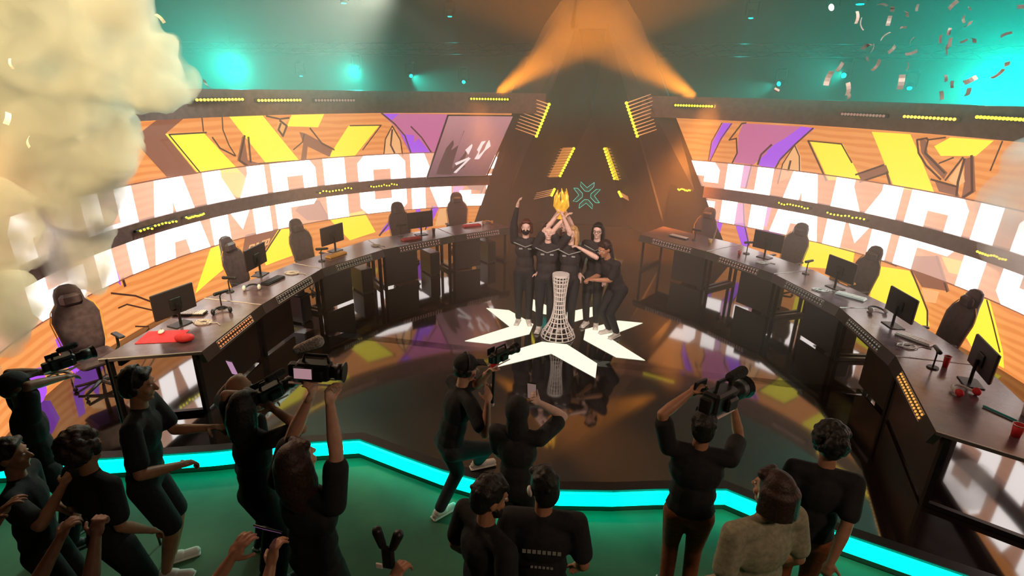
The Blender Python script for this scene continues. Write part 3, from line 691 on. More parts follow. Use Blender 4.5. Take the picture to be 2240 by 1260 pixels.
# ------------------------------------------------------------------ gaming chairs
def make_chair():
    t = root('gaming_chair', (0, 0, 0))
    # chair faces -Y; backrest behind at +Y, built as a lofted winged shell
    mb = MB(); prof = [(0.46, .20, .05, .23), (0.60, .23, .055, .255), (0.80, .25, .05, .29), (0.98, .27, .05, .32), (1.10, .235, .045, .345), (1.18, .17, .045, .36), (1.30, .155, .04, .385), (1.37, .12, .035, .40), (1.40, .06, .02, .405)]
    rings = []
    for z, w, d, y in prof:
        ring = []
        for k in range(16):
            th = 2 * math.pi * k / 16; cx = math.copysign(abs(math.cos(th)) ** 0.55, math.cos(th)); sy = math.copysign(abs(math.sin(th)) ** 0.8, math.sin(th))
            ring.append((w * cx, y + d * sy - 0.05 * (abs(cx) ** 3) * (1 if w > .2 else .3), z))
        rings.append(ring)
    vs = [p for r_ in rings for p in r_]; n = 16; fs = [(i * n + k, i * n + (k + 1) % n, (i + 1) * n + (k + 1) % n, (i + 1) * n + k) for i in range(len(rings) - 1) for k in range(n)]
    fs += [tuple(range(n - 1, -1, -1)), tuple(range((len(rings) - 1) * n, len(rings) * n))]
    mb.add(vs, fs).build('backrest', M_CHAIR, t, True)
    MB().box((0, 0.30, 1.22), (0.24, 0.09, 0.16), 0, None, 0.035).build('head_pillow', M_CHAIR, t)
    MB().box((0, 0.435, 1.26), (0.14, 0.012, 0.035), 0, None, 0.004).build('badge', M_EDGE, t)
    for s in (-1, 1):
        MB().tube([(s * .243, 0.20, .55), (s * .268, 0.24, .80), (s * .285, 0.27, .97), (s * .245, .30, 1.10), (s * .175, .31, 1.19)], 0.007, 6).build('piping', M_AMBERP, t)
    mb = MB().box((0, -0.02, 0.46), (0.50, 0.50, 0.10), 0, None, 0.04); mb.build('seat', M_CHAIR, t)
    for s in (-1, 1):
        mb = MB().tube([(s * .27, 0.05, .44), (s * .31, .05, .50), (s * .31, 0.03, 0.66)], 0.018, 8).box((s * .31, -.02, .675), (.085, .27, .03), 0, None, .012)
        mb.build('armrest', M_BLACK, t)
    MB().tube([(0, 0, .40), (0, 0, .12)], [0.03, 0.022], 10).build('gas_lift', M_FRAME, t)
    mb = MB()
    for k in range(5):
        a = 2 * math.pi * k / 5; mb.tube([(0, 0, .12), (math.cos(a) * .30, math.sin(a) * .30, .075)], [.028, .018], 6)
    mb.build('star_base', M_BLACK, t)
    for k in range(5):
        a = 2 * math.pi * k / 5; MB().ell((math.cos(a) * .31, math.sin(a) * .31, .031), (.031, .02, .031), Matrix.Rotation(a, 3, 'Z'), 10, 6).build('caster', M_BLACK, t)
    return t
chairs = [(-5.38, -3.02, -68, 0, 'black gaming chair at the left desk nearest the press crowd, leaning close to the smoke'), (-5.05, -0.48, -88, 0, 'black gaming chair behind the fourth desk of the left row'),
          (-4.70, 0.82, -72, 0, 'black gaming chair with pale badge behind the middle left desk'), (-3.62, 2.66, -45, 0, 'black gaming chair at the second left desk, turned with its back to the stage'),
          (-2.83, 4.05, -28, 0, 'black gaming chair at the left desk nearest the tower, in front of the letter S'), (2.52, 3.98, 35, 0, 'black gaming chair at the right desk nearest the tower'),
          (4.02, 3.00, 48, 0, 'black gaming chair with pale badge at the second right desk'), (4.68, 1.62, 68, 0, 'black gaming chair at the middle right desk beside an open monitor'),
          (5.05, -0.28, 85, 0, 'black gaming chair at the fourth right desk, in front of yellow artwork')]
ch0 = make_chair()
for i, (x, y, rz, _, lab) in enumerate(chairs):
    o = ch0 if i == 0 else copy_tree(ch0)
    o.location = (x, y, 0.0); o.rotation_euler = (0, 0, R(-rz)); o.scale = (.92, .92, .93); tag(o, lab, 'chair', 'gaming chairs behind the desks')
    # the chair shell is built facing -Y; rz turns it to look at the stage centre

# ------------------------------------------------------------------ monitors
def make_monitor():
    t = root('monitor', (0, 0, 0))
    MB().box((0, 0, 0.30), (0.56, 0.028, 0.33), 0, None, 0.008).build('housing', M_SCREEN, t)
    MB().box((0, 0.016, 0.30), (0.54, 0.004, 0.31)).build('screen', mat('screen_glass', (0.01, 0.01, 0.012), 0.08), t)
    MB().box((0, -0.02, 0.28), (0.14, 0.02, 0.14), 0, None, 0.006).build('mount', M_BLACK, t)
    MB().tube([(0, -0.04, 0.01), (0, -0.045, 0.28)], 0.017, 8).build('neck', M_FRAME, t)
    MB().box((0, -0.03, 0.006), (0.24, 0.18, 0.012), 0, None, 0.005).build('foot', M_FRAME, t)
    return t
mon0 = make_monitor()
mons = [(-4.46, -2.62, -80, 'black monitor at the left desk nearest the press crowd, beside the red mat'), (-4.68, -0.74, -95, 'black monitor on the fourth desk of the left row'),
        (-4.22, 0.78, -76, 'black monitor on the middle desk of the left row, seen from behind'), (-3.12, 2.28, -45, 'low black monitor on the second desk of the left row'),
        (3.50, 2.40, 42, 'black monitor with pale side edge on the second desk of the right row'), (4.22, 0.92, 66, 'black monitor on the middle right desk, in front of a chair'),
        (4.46, -0.50, 82, 'black monitor on the fourth right desk against yellow artwork'), (4.60, -1.98, 100, 'large black monitor on the right desk nearest the press crowd')]
for i, (x, y, rz, lab) in enumerate(mons):
    o = mon0 if i == 0 else copy_tree(mon0)
    o.location = (x, y, HD); o.rotation_euler = (0, 0, R(-rz)); tag(o, lab, 'monitor', 'monitors on the player desks')

# ------------------------------------------------------------------ desk clutter
def keyboard(x, y, rz, body, keys, label):
    t = root('keyboard', (x, y, HD), R(rz), label, 'keyboard', 'keyboards on the desks')
    MB().box((0, 0, 0.014), (0.40, 0.14, 0.024), 0, None, 0.006).build('body', body, t)
    mb = MB()
    for r_ in range(5):
        for k in range(14): mb.box((-.178 + k * .0274, -.05 + r_ * .025, .031), (.022, .020, .010))
    mb.build('keys', keys, t)
def mouse(x, y, rz, m, label):
    t = root('computer_mouse', (x, y, HD), R(rz), label, 'mouse', 'mice on the desks')
    MB().ell((0, 0, 0.016), (0.034, 0.058, 0.02), None, 12, 8).build('shell', m, t, True)
    MB().box((0, 0.03, 0.036), (0.006, 0.02, 0.005)).build('wheel', M_BLACK, t)
def headset(x, y, rz, m, m2, label, z=HD):
    t = root('headset', (x, y, z), R(rz), label, 'headset', 'headsets on the desks')
    pts = [(0.10 * math.cos(a), 0.0 + 0.13 * math.sin(a), 0.022 + 0.02 * math.sin(a)) for a in [R(d) for d in range(-10, 191, 20)]]
    MB().tube(pts, 0.013, 8).build('headband', m, t)
    for s in (-1, 1): MB().ell((s * .10, -0.02, 0.042), (.026, .045, .042), None, 12, 8).build('ear_cup', m2, t, True)
def cup(x, y, m, label, name='cup', h=0.11, r=0.038):
    t = root(name, (x, y, HD), 0, label, name)
    n = 14; mb = MB(); vs = []; pr = [(r * .75, 0), (r, h), (r * .9, h), (r * .66, 0.006)]
    for rr, z in pr: vs += [(rr * math.cos(2 * math.pi * k / n), rr * math.sin(2 * math.pi * k / n), z) for k in range(n)]
    fs = [(i * n + k, i * n + (k + 1) % n, (i + 1) * n + (k + 1) % n, (i + 1) * n + k) for i in range(3) for k in range(n)] + [tuple(range(n - 1, -1, -1)), tuple(range(3 * n, 4 * n))]
    mb.add(vs, fs).build('body', m, t, True)
    mb = MB(); mb.tube([((r + .004) * .98 * math.cos(a), (r + .004) * .98 * math.sin(a), h) for a in [2 * math.pi * k / 16 for k in range(17)]], .003, 5); mb.build('rim', M_WHITE, t)
def coil(x, y, m, label, rad=0.08, z=HD):
    pts = []
    rs = random.Random(label)
    for k in range(60):
        a = k * 0.42; rr = rad * (0.7 + 0.3 * math.sin(k * .7) + rs.uniform(-.08, .08)); pts.append((rr * 1.5 * math.cos(a), rr * math.sin(a), 0.008 + 0.012 * (k / 60)))
    pts += [(rad * 2.2, rad * .4, .006), (rad * 3.2, rad * -.2, .006)]
    return tag(MB().tube(pts, 0.0055, 5).build('cable_coil', m, None, False, (x, y, z)), label, 'cable', 'cable coils on the desks')
def mic_arm(x, y, rz, label):
    t = root('microphone_stand', (x, y, HD), R(rz), label, 'microphone', 'microphone stands on the desks')
    MB().tube([(0, 0, 0), (0, 0, .015)], [0.06, 0.055], 14).build('base', M_BLACK, t)
    MB().tube([(0, 0, .01), (0, 0, .17), (0.03, 0, .21)], .009, 8).build('arm', M_BLACK, t)
    MB().cap((-0.06, 0, .215), (0.11, 0, .215), .024, .020, 10).build('capsule', M_BLACK, t, True)
tag(MB().box((0, 0, 0.004), (0.46, 0.34, 0.007), 0, None, 0.003).build('desk_mat', M_RED, None, False, (-4.36, -2.98, HD)), 'red desk mat on the left desk nearest the press crowd', 'desk mat').rotation_euler = (0, 0, R(20))
tag(MB().ell((0, 0, 0.05), (0.10, 0.075, 0.05), None, 12, 8).ell((0.05, 0.02, .05), (.07, .06, .045)).build('cloth_pouch', M_RED, None, True, (-4.03, -3.03, HD)), 'small dark red pouch beside the red desk mat', 'pouch')
mouse(-4.45, -2.90, 30, M_WHITE, 'white mouse lying on the red desk mat')
for o in [o for o in COL.objects if o.name.startswith('computer_mouse')]: o.location.z = HD + 0.007
keyboard(-4.55, -2.33, 15, M_BLACK, M_EDGE, 'dark keyboard with pale keys behind the monitor beside the red mat')
headset(-4.18, -2.2, 40, M_BLACK, M_BLACK, 'black headset near the back of the left desk nearest the crowd')
coil(-4.20, -2.52, M_EDGE, 'pale cable coil on the left desk nearest the press crowd')
mic_arm(-4.30, -2.05, 70, 'black microphone stand behind the red mat desk monitor')
keyboard(-4.28, -0.95, 85, M_BLACK, M_BLACK, 'black keyboard on the fourth desk of the left row')
headset(-4.35, -1.35, 30, M_BLACK, M_WHITE, 'headset with white ear cups on the fourth left desk')
mic_arm(-4.60, -1.50, 10, 'black microphone stand near the back edge of the fourth left desk')
coil(-4.22, -0.55, M_EDGE, 'pale cable coil beside the fourth left monitor')
keyboard(-4.02, 0.50, 74, M_AMBERP, M_AMBERP, 'amber keyboard on the middle desk of the left row')
mic_arm(-4.10, 0.15, 30, 'black microphone stand on the middle left desk')
coil(-3.62, 1.25, M_EDGE, 'pale cable coil at the seam of the middle left desk', 0.06)
keyboard(-3.15, 1.85, 50, M_RED, M_RED, 'red keyboard on the second desk of the left row')
cup(-2.9, 2.45, M_BLACK, 'small black cup on the second left desk', 'cup', .09, .035)
mic_arm(-3.45, 2.05, 40, 'black microphone stand beside the red keyboard')
keyboard(-2.30, 3.22, 38, M_RED, M_RED, 'red keyboard on the left desk nearest the tower')
headset(-2.02, 3.50, 20, M_AMBERP, M_AMBERP, 'amber headset on the left desk nearest the tower')
mic_arm(2.35, 3.30, -30, 'black microphone stand on the right desk nearest the tower')
keyboard(2.05, 3.42, -38, M_BLACK, M_EDGE, 'dark keyboard with pale keys on the right desk nearest the tower')
cup(2.62, 3.1, M_AMBERP, 'small amber cup on the right desk nearest the tower', 'cup', .09, .035)
coil(3.35, 2.0, M_EDGE, 'pale cable coil on the second right desk', 0.07)
mic_arm(3.20, 2.55, 20, 'black microphone stand on the second right desk')
cup(3.05, 2.42, M_RED, 'small red cup on the second right desk', 'cup', .09, .03)
keyboard(4.42, 1.28, -64, M_AMBERP, M_AMBERP, 'amber keyboard under the middle right monitor')
coil(3.92, 0.72, M_EDGE, 'pale cable coil in front of the middle right monitor', 0.08)
keyboard(4.28, 0.52, -40, M_WHITE, M_WHITE, 'white keyboard at the edge of the middle right desk')
mic_arm(3.95, 1.55, 40, 'black microphone stand at the seam of the middle right desk')
keyboard(4.50, -0.92, -50, M_WHITE, M_EDGE, 'white keyboard on the fourth right desk')
coil(4.32, -1.15, M_EDGE, 'pale cable coil on the fourth right desk', 0.08)
headset(4.42, -0.05, 10, M_BLACK, M_WHITE, 'headset with white ear cups on the fourth right desk')
cup(4.50, -1.62, M_RED, 'tall red cup behind the headset on the right desk nearest the crowd', 'cup', .13, .034)
mic_arm(4.35, -1.68, 80, 'black microphone stand beside the tall red cup')
headset(4.38, -2.25, 20, M_WHITE, M_RED, 'white headset with red ear cups on the right desk nearest the crowd')
tag(MB().cap((-.13, 0, .012), (.13, 0, .012), .011, .011, 8).build('light_stick', M_TEALP, None, True, (4.50, -2.58, HD)), 'teal light stick lying on the right desk nearest the crowd', 'light stick').rotation_euler = (0, 0, R(-55))
cup(4.74, -2.55, M_WHITE, 'white tumbler beside the teal light stick', 'tumbler', .15, .05)
cup(4.42, -2.95, M_RED, 'red cup at the near corner of the right desk', 'cup', .12, .045)

# ------------------------------------------------------------------ lattice trophy pedestal on the emblem
pd = root('trophy_pedestal', (0.02, -0.15, 0.008), 0, 'white waisted lattice trophy pedestal standing on the floor emblem', 'pedestal')
def prad(z):
    P = [(0, .265), (.08, .235), (.18, .165), (.30, .115), (.45, .085), (.62, .083), (.80, .10), (.95, .118), (1.0, .122)]
    for (a, ra), (b, rb) in zip(P, P[1:]):
        if z <= b: return ra + (rb - ra) * (z - a) / (b - a)
    return P[-1][1]
nb = 16
for k in range(nb):
    a0 = 2 * math.pi * k / nb
    MB().tube([(prad(z) * math.cos(a0), prad(z) * math.sin(a0), z + .004) for z in [i / 14 for i in range(15)]], 0.0085, 5).build('rib', M_WHITE, pd)
for z in [0.0, .05, .11, .18, .25, .32, .39, .46, .53, .60, .67, .74, .81, .88, .94]:
    rr = prad(z); MB().tube([(rr * math.cos(a), rr * math.sin(a), z + .006) for a in [2 * math.pi * k / 24 for k in range(25)]], 0.0085, 5).build('ring', M_WHITE, pd)
MB().tube([(0, 0, .985), (0, 0, 1.02)], [.125, .128], 24).build('top_plate', M_WHITE, pd)

# the trophy the players lift
M_GOLD = noisy(mat('trophy_gold', (0.95, 0.52, 0.08), 0.3, 0.7, (1.0, 0.5, 0.05), 0.55), 30, 0.25)  # brightness of the gold put in as faint emission
tr = root('trophy', (-0.05, 0.05, 1.83), 0, 'golden flame-shaped trophy lifted overhead by the huddled players', 'trophy')
tr.scale = (1.25, 1.25, 1.15)
MB().tube([(0, 0, 0), (0, 0, .03), (0, 0, .06), (0, 0, .10)], [.06, .055, .03, .035], 12).build('base', M_GOLD, tr)
for k in range(7):
    a = 2 * math.pi * k / 7; h = .22 + .05 * math.sin(k * 2.3)
    MB().tube([(math.cos(a) * .03, math.sin(a) * .03, .09), (math.cos(a + .3) * .07, math.sin(a + .3) * .07, .16), (math.cos(a + .6) * .065, math.sin(a + .6) * .065, .16 + h * .5), (math.cos(a + .9) * .05, math.sin(a + .9) * .05, .12 + h)], [.02, .028, .022, .004], 7).build('flame_blade', M_GOLD, tr, True)

# ------------------------------------------------------------------ rig: moving heads and ceiling fixtures with teal lenses
M_LENS = glow('teal_lens', (0.0, 0.95, 0.80), 6.0); M_LENSW = glow('white_lens', (1.0, 0.92, 0.95), 8.0)
def moving_head(p, aim, e, label, lens=0.07, m=M_LENS, col=(0.0, 0.9, 0.75), cone=40):
    t = root('moving_head', p, 0, label, 'stage light', 'stage lights hung in the dark rig')
    d = (Vector(aim) - Vector(p)).normalized(); q = d.to_track_quat('-Z', 'Y').to_matrix()
    MB().box((0, 0, .34), (.20, .16, .07), 0, None, .01).build('clamp_base', M_BLACK, t)
    for s in (-1, 1): MB().box((s * .14, 0, .17), (.025, .07, .32), 0, None, .006).build('yoke_arm', M_BLACK, t)
    b = MB().tube([(0, 0, .14), (0, 0, .04), (0, 0, -.04)], [.07, .10, lens + .025], 14).build('head', M_BLACK, t, True); b.rotation_euler = q.to_euler()
    l = MB().tube([(0, 0, -.038), (0, 0, -.052)], [lens, lens * .9], 16).build('lens', m, t); l.rotation_euler = q.to_euler()
    lp = Vector(p) + d * 0.09
    if e: lamp('SPOT', 'moving_head_lamp', lp, Vector(p) + d * 5, e, col, 0.05, cone, 0.8)
heads = [((-11.04, 8.0, 4.1), (-4, -6, 2.5), 2600, .17, 80, 'large glowing teal moving head above the left video wall'), ((-7.09, 8.0, 4.08), (-6.2, 5, 3.4), 1300, .06, 60, 'teal moving head with a soft flare left of centre'),
         ((-8.91, 8.0, 3.89), (-8.9, 7.8, 0), 10, .045, 30, 'small dim teal lamp between two brighter ones, left side'), ((-5.43, 8.0, 3.91), (-3.4, 6, 3.1), 600, .05, 50, 'teal moving head throwing a short beam right, above letter O'),
         ((-3.83, 8.0, 3.78), (-3.6, 6, 2.6), 12, .05, 30, 'small teal lamp nearest the left amber beam'), ((-7.33, 8.0, 5.83), (-7.3, 7.9, 0), 80, .07, 40, 'teal lamp high at the top edge, left side'),
         ((-4.21, 8.0, 5.48), (-4.2, 7.9, 0), 80, .06, 40, 'teal lamp hanging high left of the tower top'), ((3.61, 8.0, 5.41), (3.6, 7.9, 0), 80, .06, 40, 'teal lamp hanging high right of the tower top'),
         ((6.03, 8.0, 5.7), (6.0, 7.9, 0), 80, .09, 40, 'wide teal lamp at the top edge beside the white one'), ((4.56, 8.0, 3.86), (2.5, 6.4, 3.2), 350, .055, 45, 'teal moving head casting a beam left, right of the tower'),
         ((6.03, 8.0, 4.07), (4.6, 6.5, 4.0), 300, .06, 60, 'teal moving head among the confetti, right of centre'), ((7.55, 8.0, 3.83), (7.2, 7, 2.6), 30, .055, 40, 'small teal lamp low among the confetti'),
         ((9.33, 8.0, 3.96), (4.5, -6, 2.2), 4200, .22, 100, 'largest glowing teal moving head at the far right')]
for p, aim, e, ls, cone, lab in heads: moving_head(p, aim, e, lab, ls, M_LENS, (0.0, 0.85, 0.72), cone)
moving_head((5.44, 8.0, 5.61), (1.6, 6.0, 3.6), 0, 'white hot moving head sending a dusty beam across to the tower', .08, M_LENSW)
# horizontal trusses that carry them
def truss(p0, p1, label):
    p0, p1 = Vector(p0), Vector(p1); c = (p0 + p1) / 2; t = root('lighting_truss', c, 0, label, 'truss', 'lighting trusses in the dark hall')
    d = p1 - p0; n = int(d.length / .5)
    offs = [Vector((0, 0, .15)), Vector((0, 0, -.15)), Vector((0, .26, 0))] if abs(d.x) > abs(d.y) else [Vector((0, 0, .15)), Vector((0, 0, -.15)), Vector((.26, 0, 0))]
    for o_ in offs: MB().tube([p0 + o_ - c, p1 + o_ - c], .025, 6).build('chord', M_FRAME, t)
    mb = MB()
    for k in range(n):
        a, b = p0.lerp(p1, k / n) - c, p0.lerp(p1, (k + 1) / n) - c
        for i in range(3): mb.tube([a + offs[i], b + offs[(i + 1) % 3]], .011, 4)
    mb.build('lattice', M_FRAME, t)
truss((-13, 8.1, 4.62), (-1.5, 8.1, 4.62), 'low truss carrying teal lamps behind the left video wall')
truss((1.5, 8.1, 4.62), (13, 8.1, 4.62), 'low truss carrying teal lamps behind the right video wall')
truss((-13, 8.1, 6.4), (13, 8.1, 6.4), 'high truss across the hall above the tower')
# amber fixture pair hanging at the top left above the smoke
fx = root('truss_blinder', (-5.9, -1.4, 4.72), 0, 'pair of small amber box lamps hanging at the top left beside the smoke', 'stage light')
for k, (dx, dz, rz) in enumerate([(-.18, -.02, 25), (.17, .04, -30)]):
    b = MB().box((0, 0, 0), (.19, .14, .17), 0, None, .02).build('lamp_box', M_AMBERP if k == 0 else M_FRAME, fx); b.location = (dx, 0, dz); b.rotation_euler = (0, R(rz), R(15))
    b = MB().tube([(0, -.075, 0), (0, -.085, 0)], [.05, .05], 12).build('lens', M_BLACK, fx); b.location = (dx, 0, dz); b.rotation_euler = (0, R(rz), R(15))
MB().tube([(-.35, 0, .16), (.35, 0, .16)], .02, 8).build('hanging_bar', M_FRAME, fx)
MB().tube([(0, 0, .16), (0, 0, 3.9)], .012, 6).build('drop_cable', M_BLACK, fx)

# ------------------------------------------------------------------ confetti in the air
CONF = [(2.6, -2.79, 4.27), (2.79, -2.48, 4.28), (2.47, -3.32, 4.11), (2.83, -2.82, 4.25), (3.05, -2.1, 4.29), (3.04, -2.14, 4.18), (2.14, -3.69, 4.09), (2.24, -3.53, 4.07), (2.28, -3.83, 3.97), (2.44, -3.12, 3.96), (2.19, -3.91, 3.9), (2.63, -3.06, 3.95), (2.93, -2.63, 4.04), (2.63, -3.38, 3.91), (2.62, -2.7, 3.9), (2.62, -2.87, 3.85), (2.4, -3.92, 3.8), (2.33, -2.99, 3.83), (2.21, -3.6, 3.67), (2.32, -3.33, 3.62), (2.58, -3.46, 3.72), (3.26, -2.39, 4.32), (3.14, -2.89, 4.23), (2.84, -3.49, 4.1), (3.24, -2.72, 4.15), (3.79, -2.21, 4.12), (2.89, -3.24, 4.05), (2.83, -3.42, 3.97), (2.97, -3.12, 3.95), (3.6, -1.99, 4.09), (3.72, -1.89, 4.1), (3.17, -2.54, 4.06), (3.44, -2.2, 3.78), (3.45, -2.31, 3.73), (2.94, -3.26, 3.64), (3.06, -3.66, 3.83), (3.61, -2.58, 3.81), (3.3, -2.86, 3.67), (3.44, -2.97, 4.22), (2.98, -3.48, 3.74), (2.17, -3.32, 3.74), (1.84, -3.31, 3.66),
        (-3.95, -4.29, 3.34), (-3.76, -4.32, 3.17), (-3.95, -4.14, 3.74), (-2.85, -3.79, 4.09), (-2.44, -3.89, 3.62)]
M_CONF = noisy(mat('confetti_foil', (0.85, 0.76, 0.70), 0.35, 0.3), 8, 0.1)
mb = MB(); vs = []
for i in range(5):
    u = i / 4; z = 0.008 * math.sin(u * math.pi)
    vs += [(-.028 + .056 * u, -.011, z), (-.028 + .056 * u, .011, z), (-.028 + .056 * u, .011, z + .0012), (-.028 + .056 * u, -.011, z + .0012)]
fs = [(3, 2, 1, 0), (16, 17, 18, 19)] + [(i * 4 + j, i * 4 + (j + 1) % 4, i * 4 + 4 + (j + 1) % 4, i * 4 + 4 + j) for i in range(4) for j in range(4)]
cf = mb.add(vs, fs).build('confetti_piece', M_CONF)
rs = random.Random(11)
for i, p in enumerate(CONF):
    o = cf if i == 0 else cf.copy()
    if i: COL.objects.link(o)
    o.location = p; o.rotation_euler = (rs.uniform(0, 6), rs.uniform(0, 6), rs.uniform(0, 6)); s = rs.uniform(.8, 1.8); o.scale = (s, s, s)
    if p[0] > 0: tag(o, 'small pale confetti piece fluttering in the air at the upper right', 'confetti', 'confetti in the upper right air')
    else: tag(o, 'small pale confetti piece drifting in front of the smoke cloud', 'confetti', 'confetti before the smoke')

# ------------------------------------------------------------------ haze over the stage and the smoke jet on the left
def volume_mat(name, color, density, aniso=0.2, noise=None):
    m = bpy.data.materials.new(name); m.use_nodes = True; nt = m.node_tree
    for n in list(nt.nodes):
        if n.type != 'OUTPUT_MATERIAL': nt.nodes.remove(n)
    out = [n for n in nt.nodes if n.type == 'OUTPUT_MATERIAL'][0]
    v = nt.nodes.new('ShaderNodeVolumePrincipled'); v.inputs['Color'].default_value = (*color, 1); v.inputs['Density'].default_value = density; v.inputs['Anisotropy'].default_value = aniso
    nt.links.new(v.outputs[0], out.inputs['Volume'])
    if noise:
        sc, lo, hi, d = noise
        tc = nt.nodes.new('ShaderNodeTexCoord'); n = nt.nodes.new('ShaderNodeTexNoise'); n.inputs['Scale'].default_value = sc; n.inputs['Detail'].default_value = 3
        mr = nt.nodes.new('ShaderNodeMapRange'); mr.inputs['From Min'].default_value = lo; mr.inputs['From Max'].default_value = hi; mr.inputs['To Min'].default_value = d * 0.12; mr.inputs['To Max'].default_value = d
        nt.links.new(tc.outputs['Object'], n.inputs['Vector']); nt.links.new(n.outputs['Fac'], mr.inputs['Value']); nt.links.new(mr.outputs[0], v.inputs['Density'])
    return m
HAZE = volume_mat('haze', (0.98, 0.84, 0.76), 0.055, 0.3)
tag(MB().box((0, 5.8, 4.05), (24, 13.6, 8.1)).build('haze', HAZE), 'thin stage haze hanging between the video walls and the rig', 'haze', kind='stuff')
SMOKE = [(x, -2.7, z, r_) for x, z, r_ in [(-4.08, 3.72, .46), (-3.86, 3.56, .20), (-5.0, 3.9, .75), (-4.5, 4.3, .6), (-5.7, 2.8, .95), (-4.80, 2.98, .42), (-6.6, 3.6, 1.3), (-5.80, 1.86, .55), (-5.34, 2.33, .42), (-6.35, 1.1, .52),
         (-6.9, 1.9, 1.0), (-6.95, .45, .62), (-8.0, 1.0, 1.2), (-5.9, 4.8, 1.0), (-8.3, 3.5, 1.3), (-7.6, .1, .8), (-5.62, 1.55, .38)]] + [(-5.0, -4.0, 1.62, .30), (-5.25, -4.05, 1.32, .34), (-5.6, -4.1, .98, .36), (-5.5, -4.0, 1.95, .5), (-5.3, -3.6, 2.25, .45), (-6.0, -4.1, 1.4, .6), (-6.0, -4.2, .6, .4)]
mb = MB(); rs = random.Random(5)
for x, y, z, r_ in SMOKE:
    mb.ell((x, y, z), (r_, r_ * .7, r_), None, 20, 14)
    for k in range(10):
        th, ph = rs.uniform(0, 6.28), rs.uniform(-1.2, 1.2); rr = r_ * rs.uniform(.22, .36)
        mb.ell((x + r_ * .92 * math.cos(th) * math.cos(ph), y + r_ * .6 * math.sin(th) * math.cos(ph), z + r_ * .92 * math.sin(ph)), (rr, rr * .8, rr), None, 12, 8)
smk = mb.build('smoke_cloud', volume_mat('smoke', (0.97, 0.93, 0.86), 5.0, 0.1, (2.3, 0.38, 0.62, 9.0)))
rm = smk.modifiers.new('r', 'REMESH'); rm.mode = 'VOXEL'; rm.voxel_size = 0.07
tx = bpy.data.textures.new('billow', 'CLOUDS'); tx.noise_scale = 0.45; tx.noise_depth = 4
dm = smk.modifiers.new('d', 'DISPLACE'); dm.texture = tx; dm.strength = 0.38; dm.mid_level = 0.5; dm.texture_coords = 'GLOBAL'
sm = smk.modifiers.new('s', 'SMOOTH'); sm.iterations = 2; sm.factor = .5
tag(smk, 'tall billowing cream smoke cloud rising in front of the left video wall', 'smoke', kind='stuff')
sm2 = MB()
for x, y, z, r_ in [(5.45, -.3, 2.45, .42), (5.65, -.3, 2.0, .45), (5.45, -.3, 2.95, .30), (5.9, -.5, 1.5, .4), (5.95, -.4, 2.8, .6)]: sm2.ell((x, y, z), (r_, r_ * .7, r_), None, 20, 14)
sm2 = sm2.build('smoke_cloud', volume_mat('thin_smoke', (0.97, 0.97, 0.96), 2.0, 0.1, (2.2, 0.30, 0.65, 3.2)))
rm = sm2.modifiers.new('r', 'REMESH'); rm.mode = 'VOXEL'; rm.voxel_size = 0.07
tag(sm2, 'thin pale smoke puff at the far right edge before the right video wall', 'smoke', kind='stuff')
lamp('SPOT', 'added_smoke_fill', (7.5, -3.5, 5.5), (5.6, -.3, 2.3), 2400, (0.70, 1.0, 0.92), 0.3, 50, 0.8)  # unseen fill spots added to brighten both smoke clouds
lamp('SPOT', 'added_smoke_fill', (-2.0, -7.0, 6.5), (-6.0, -2.6, 3.2), 5200, (1.0, 0.80, 0.40), 0.3, 60, 0.8)
lamp('SPOT', 'added_smoke_fill', (-3.5, 2.5, 5.5), (-5.6, -2.6, 2.6), 1500, (0.75, 0.95, 0.80), 0.3, 70, 0.8)

tag(MB().tube([(-5.88, -3.02, .17), (-5.92, -2.50, .17)], .016, 8).tube([(-5.88, -3.0, 0), (-5.88, -3.0, .17)], .010, 6).tube([(-5.92, -2.52, 0), (-5.92, -2.52, .17)], .010, 6).build('low_rail', M_WHITE, None, True), 'short low white rail on the floor at the left, before the purple artwork', 'rail')

# ------------------------------------------------------------------ people
def skin(name, c): 
    m = noisy(mat(name, c, 0.5), 25, 0.10); m.node_tree.nodes['Principled BSDF'].inputs['Subsurface Weight'].default_value = 0.0; return m
SK = {'fair': skin('skin_fair', (0.62, 0.34, 0.24)), 'tan': skin('skin_tan', (0.45, 0.22, 0.13)), 'brown': skin('skin_brown', (0.28, 0.13, 0.08)), 'pale': skin('skin_pale', (0.75, 0.50, 0.42))}
def cloth(name, c, r=0.85): return noisy(mat(name, c, r), 35, 0.22, 0.25)
CL = {'black': cloth('black_cotton', (0.012, 0.012, 0.014)), 'charcoal': cloth('charcoal_cotton', (0.022, 0.022, 0.025)), 'denim': cloth('dark_denim', (0.02, 0.026, 0.032)), 'sage': cloth('sage_cotton', (0.30, 0.29, 0.20)),
      'rust': cloth('rust_twill', (0.22, 0.065, 0.02)), 'team': cloth('team_jersey', (0.03, 0.024, 0.026))}
HR = {'black': noisy(mat('hair_black', (0.010, 0.008, 0.007), 0.55), 60, 0.5, 0.6), 'brown': noisy(mat('hair_brown', (0.035, 0.014, 0.010), 0.55), 60, 0.5, 0.6),
      'auburn': noisy(mat('hair_auburn', (0.10, 0.028, 0.018), 0.55), 60, 0.5, 0.6), 'blond': noisy(mat('hair_blond', (0.55, 0.33, 0.14), 0.5), 60, 0.3, 0.6)}
M_EYE = mat('eye_white', (0.7, 0.68, 0.65), 0.2); M_SOLE = mat('shoe_white', (0.75, 0.72, 0.68), 0.5); M_SHOE = mat('shoe_black', (0.02, 0.02, 0.02), 0.5)
M_LOGO = mat('print_grey', (0.35, 0.36, 0.34), 0.7)

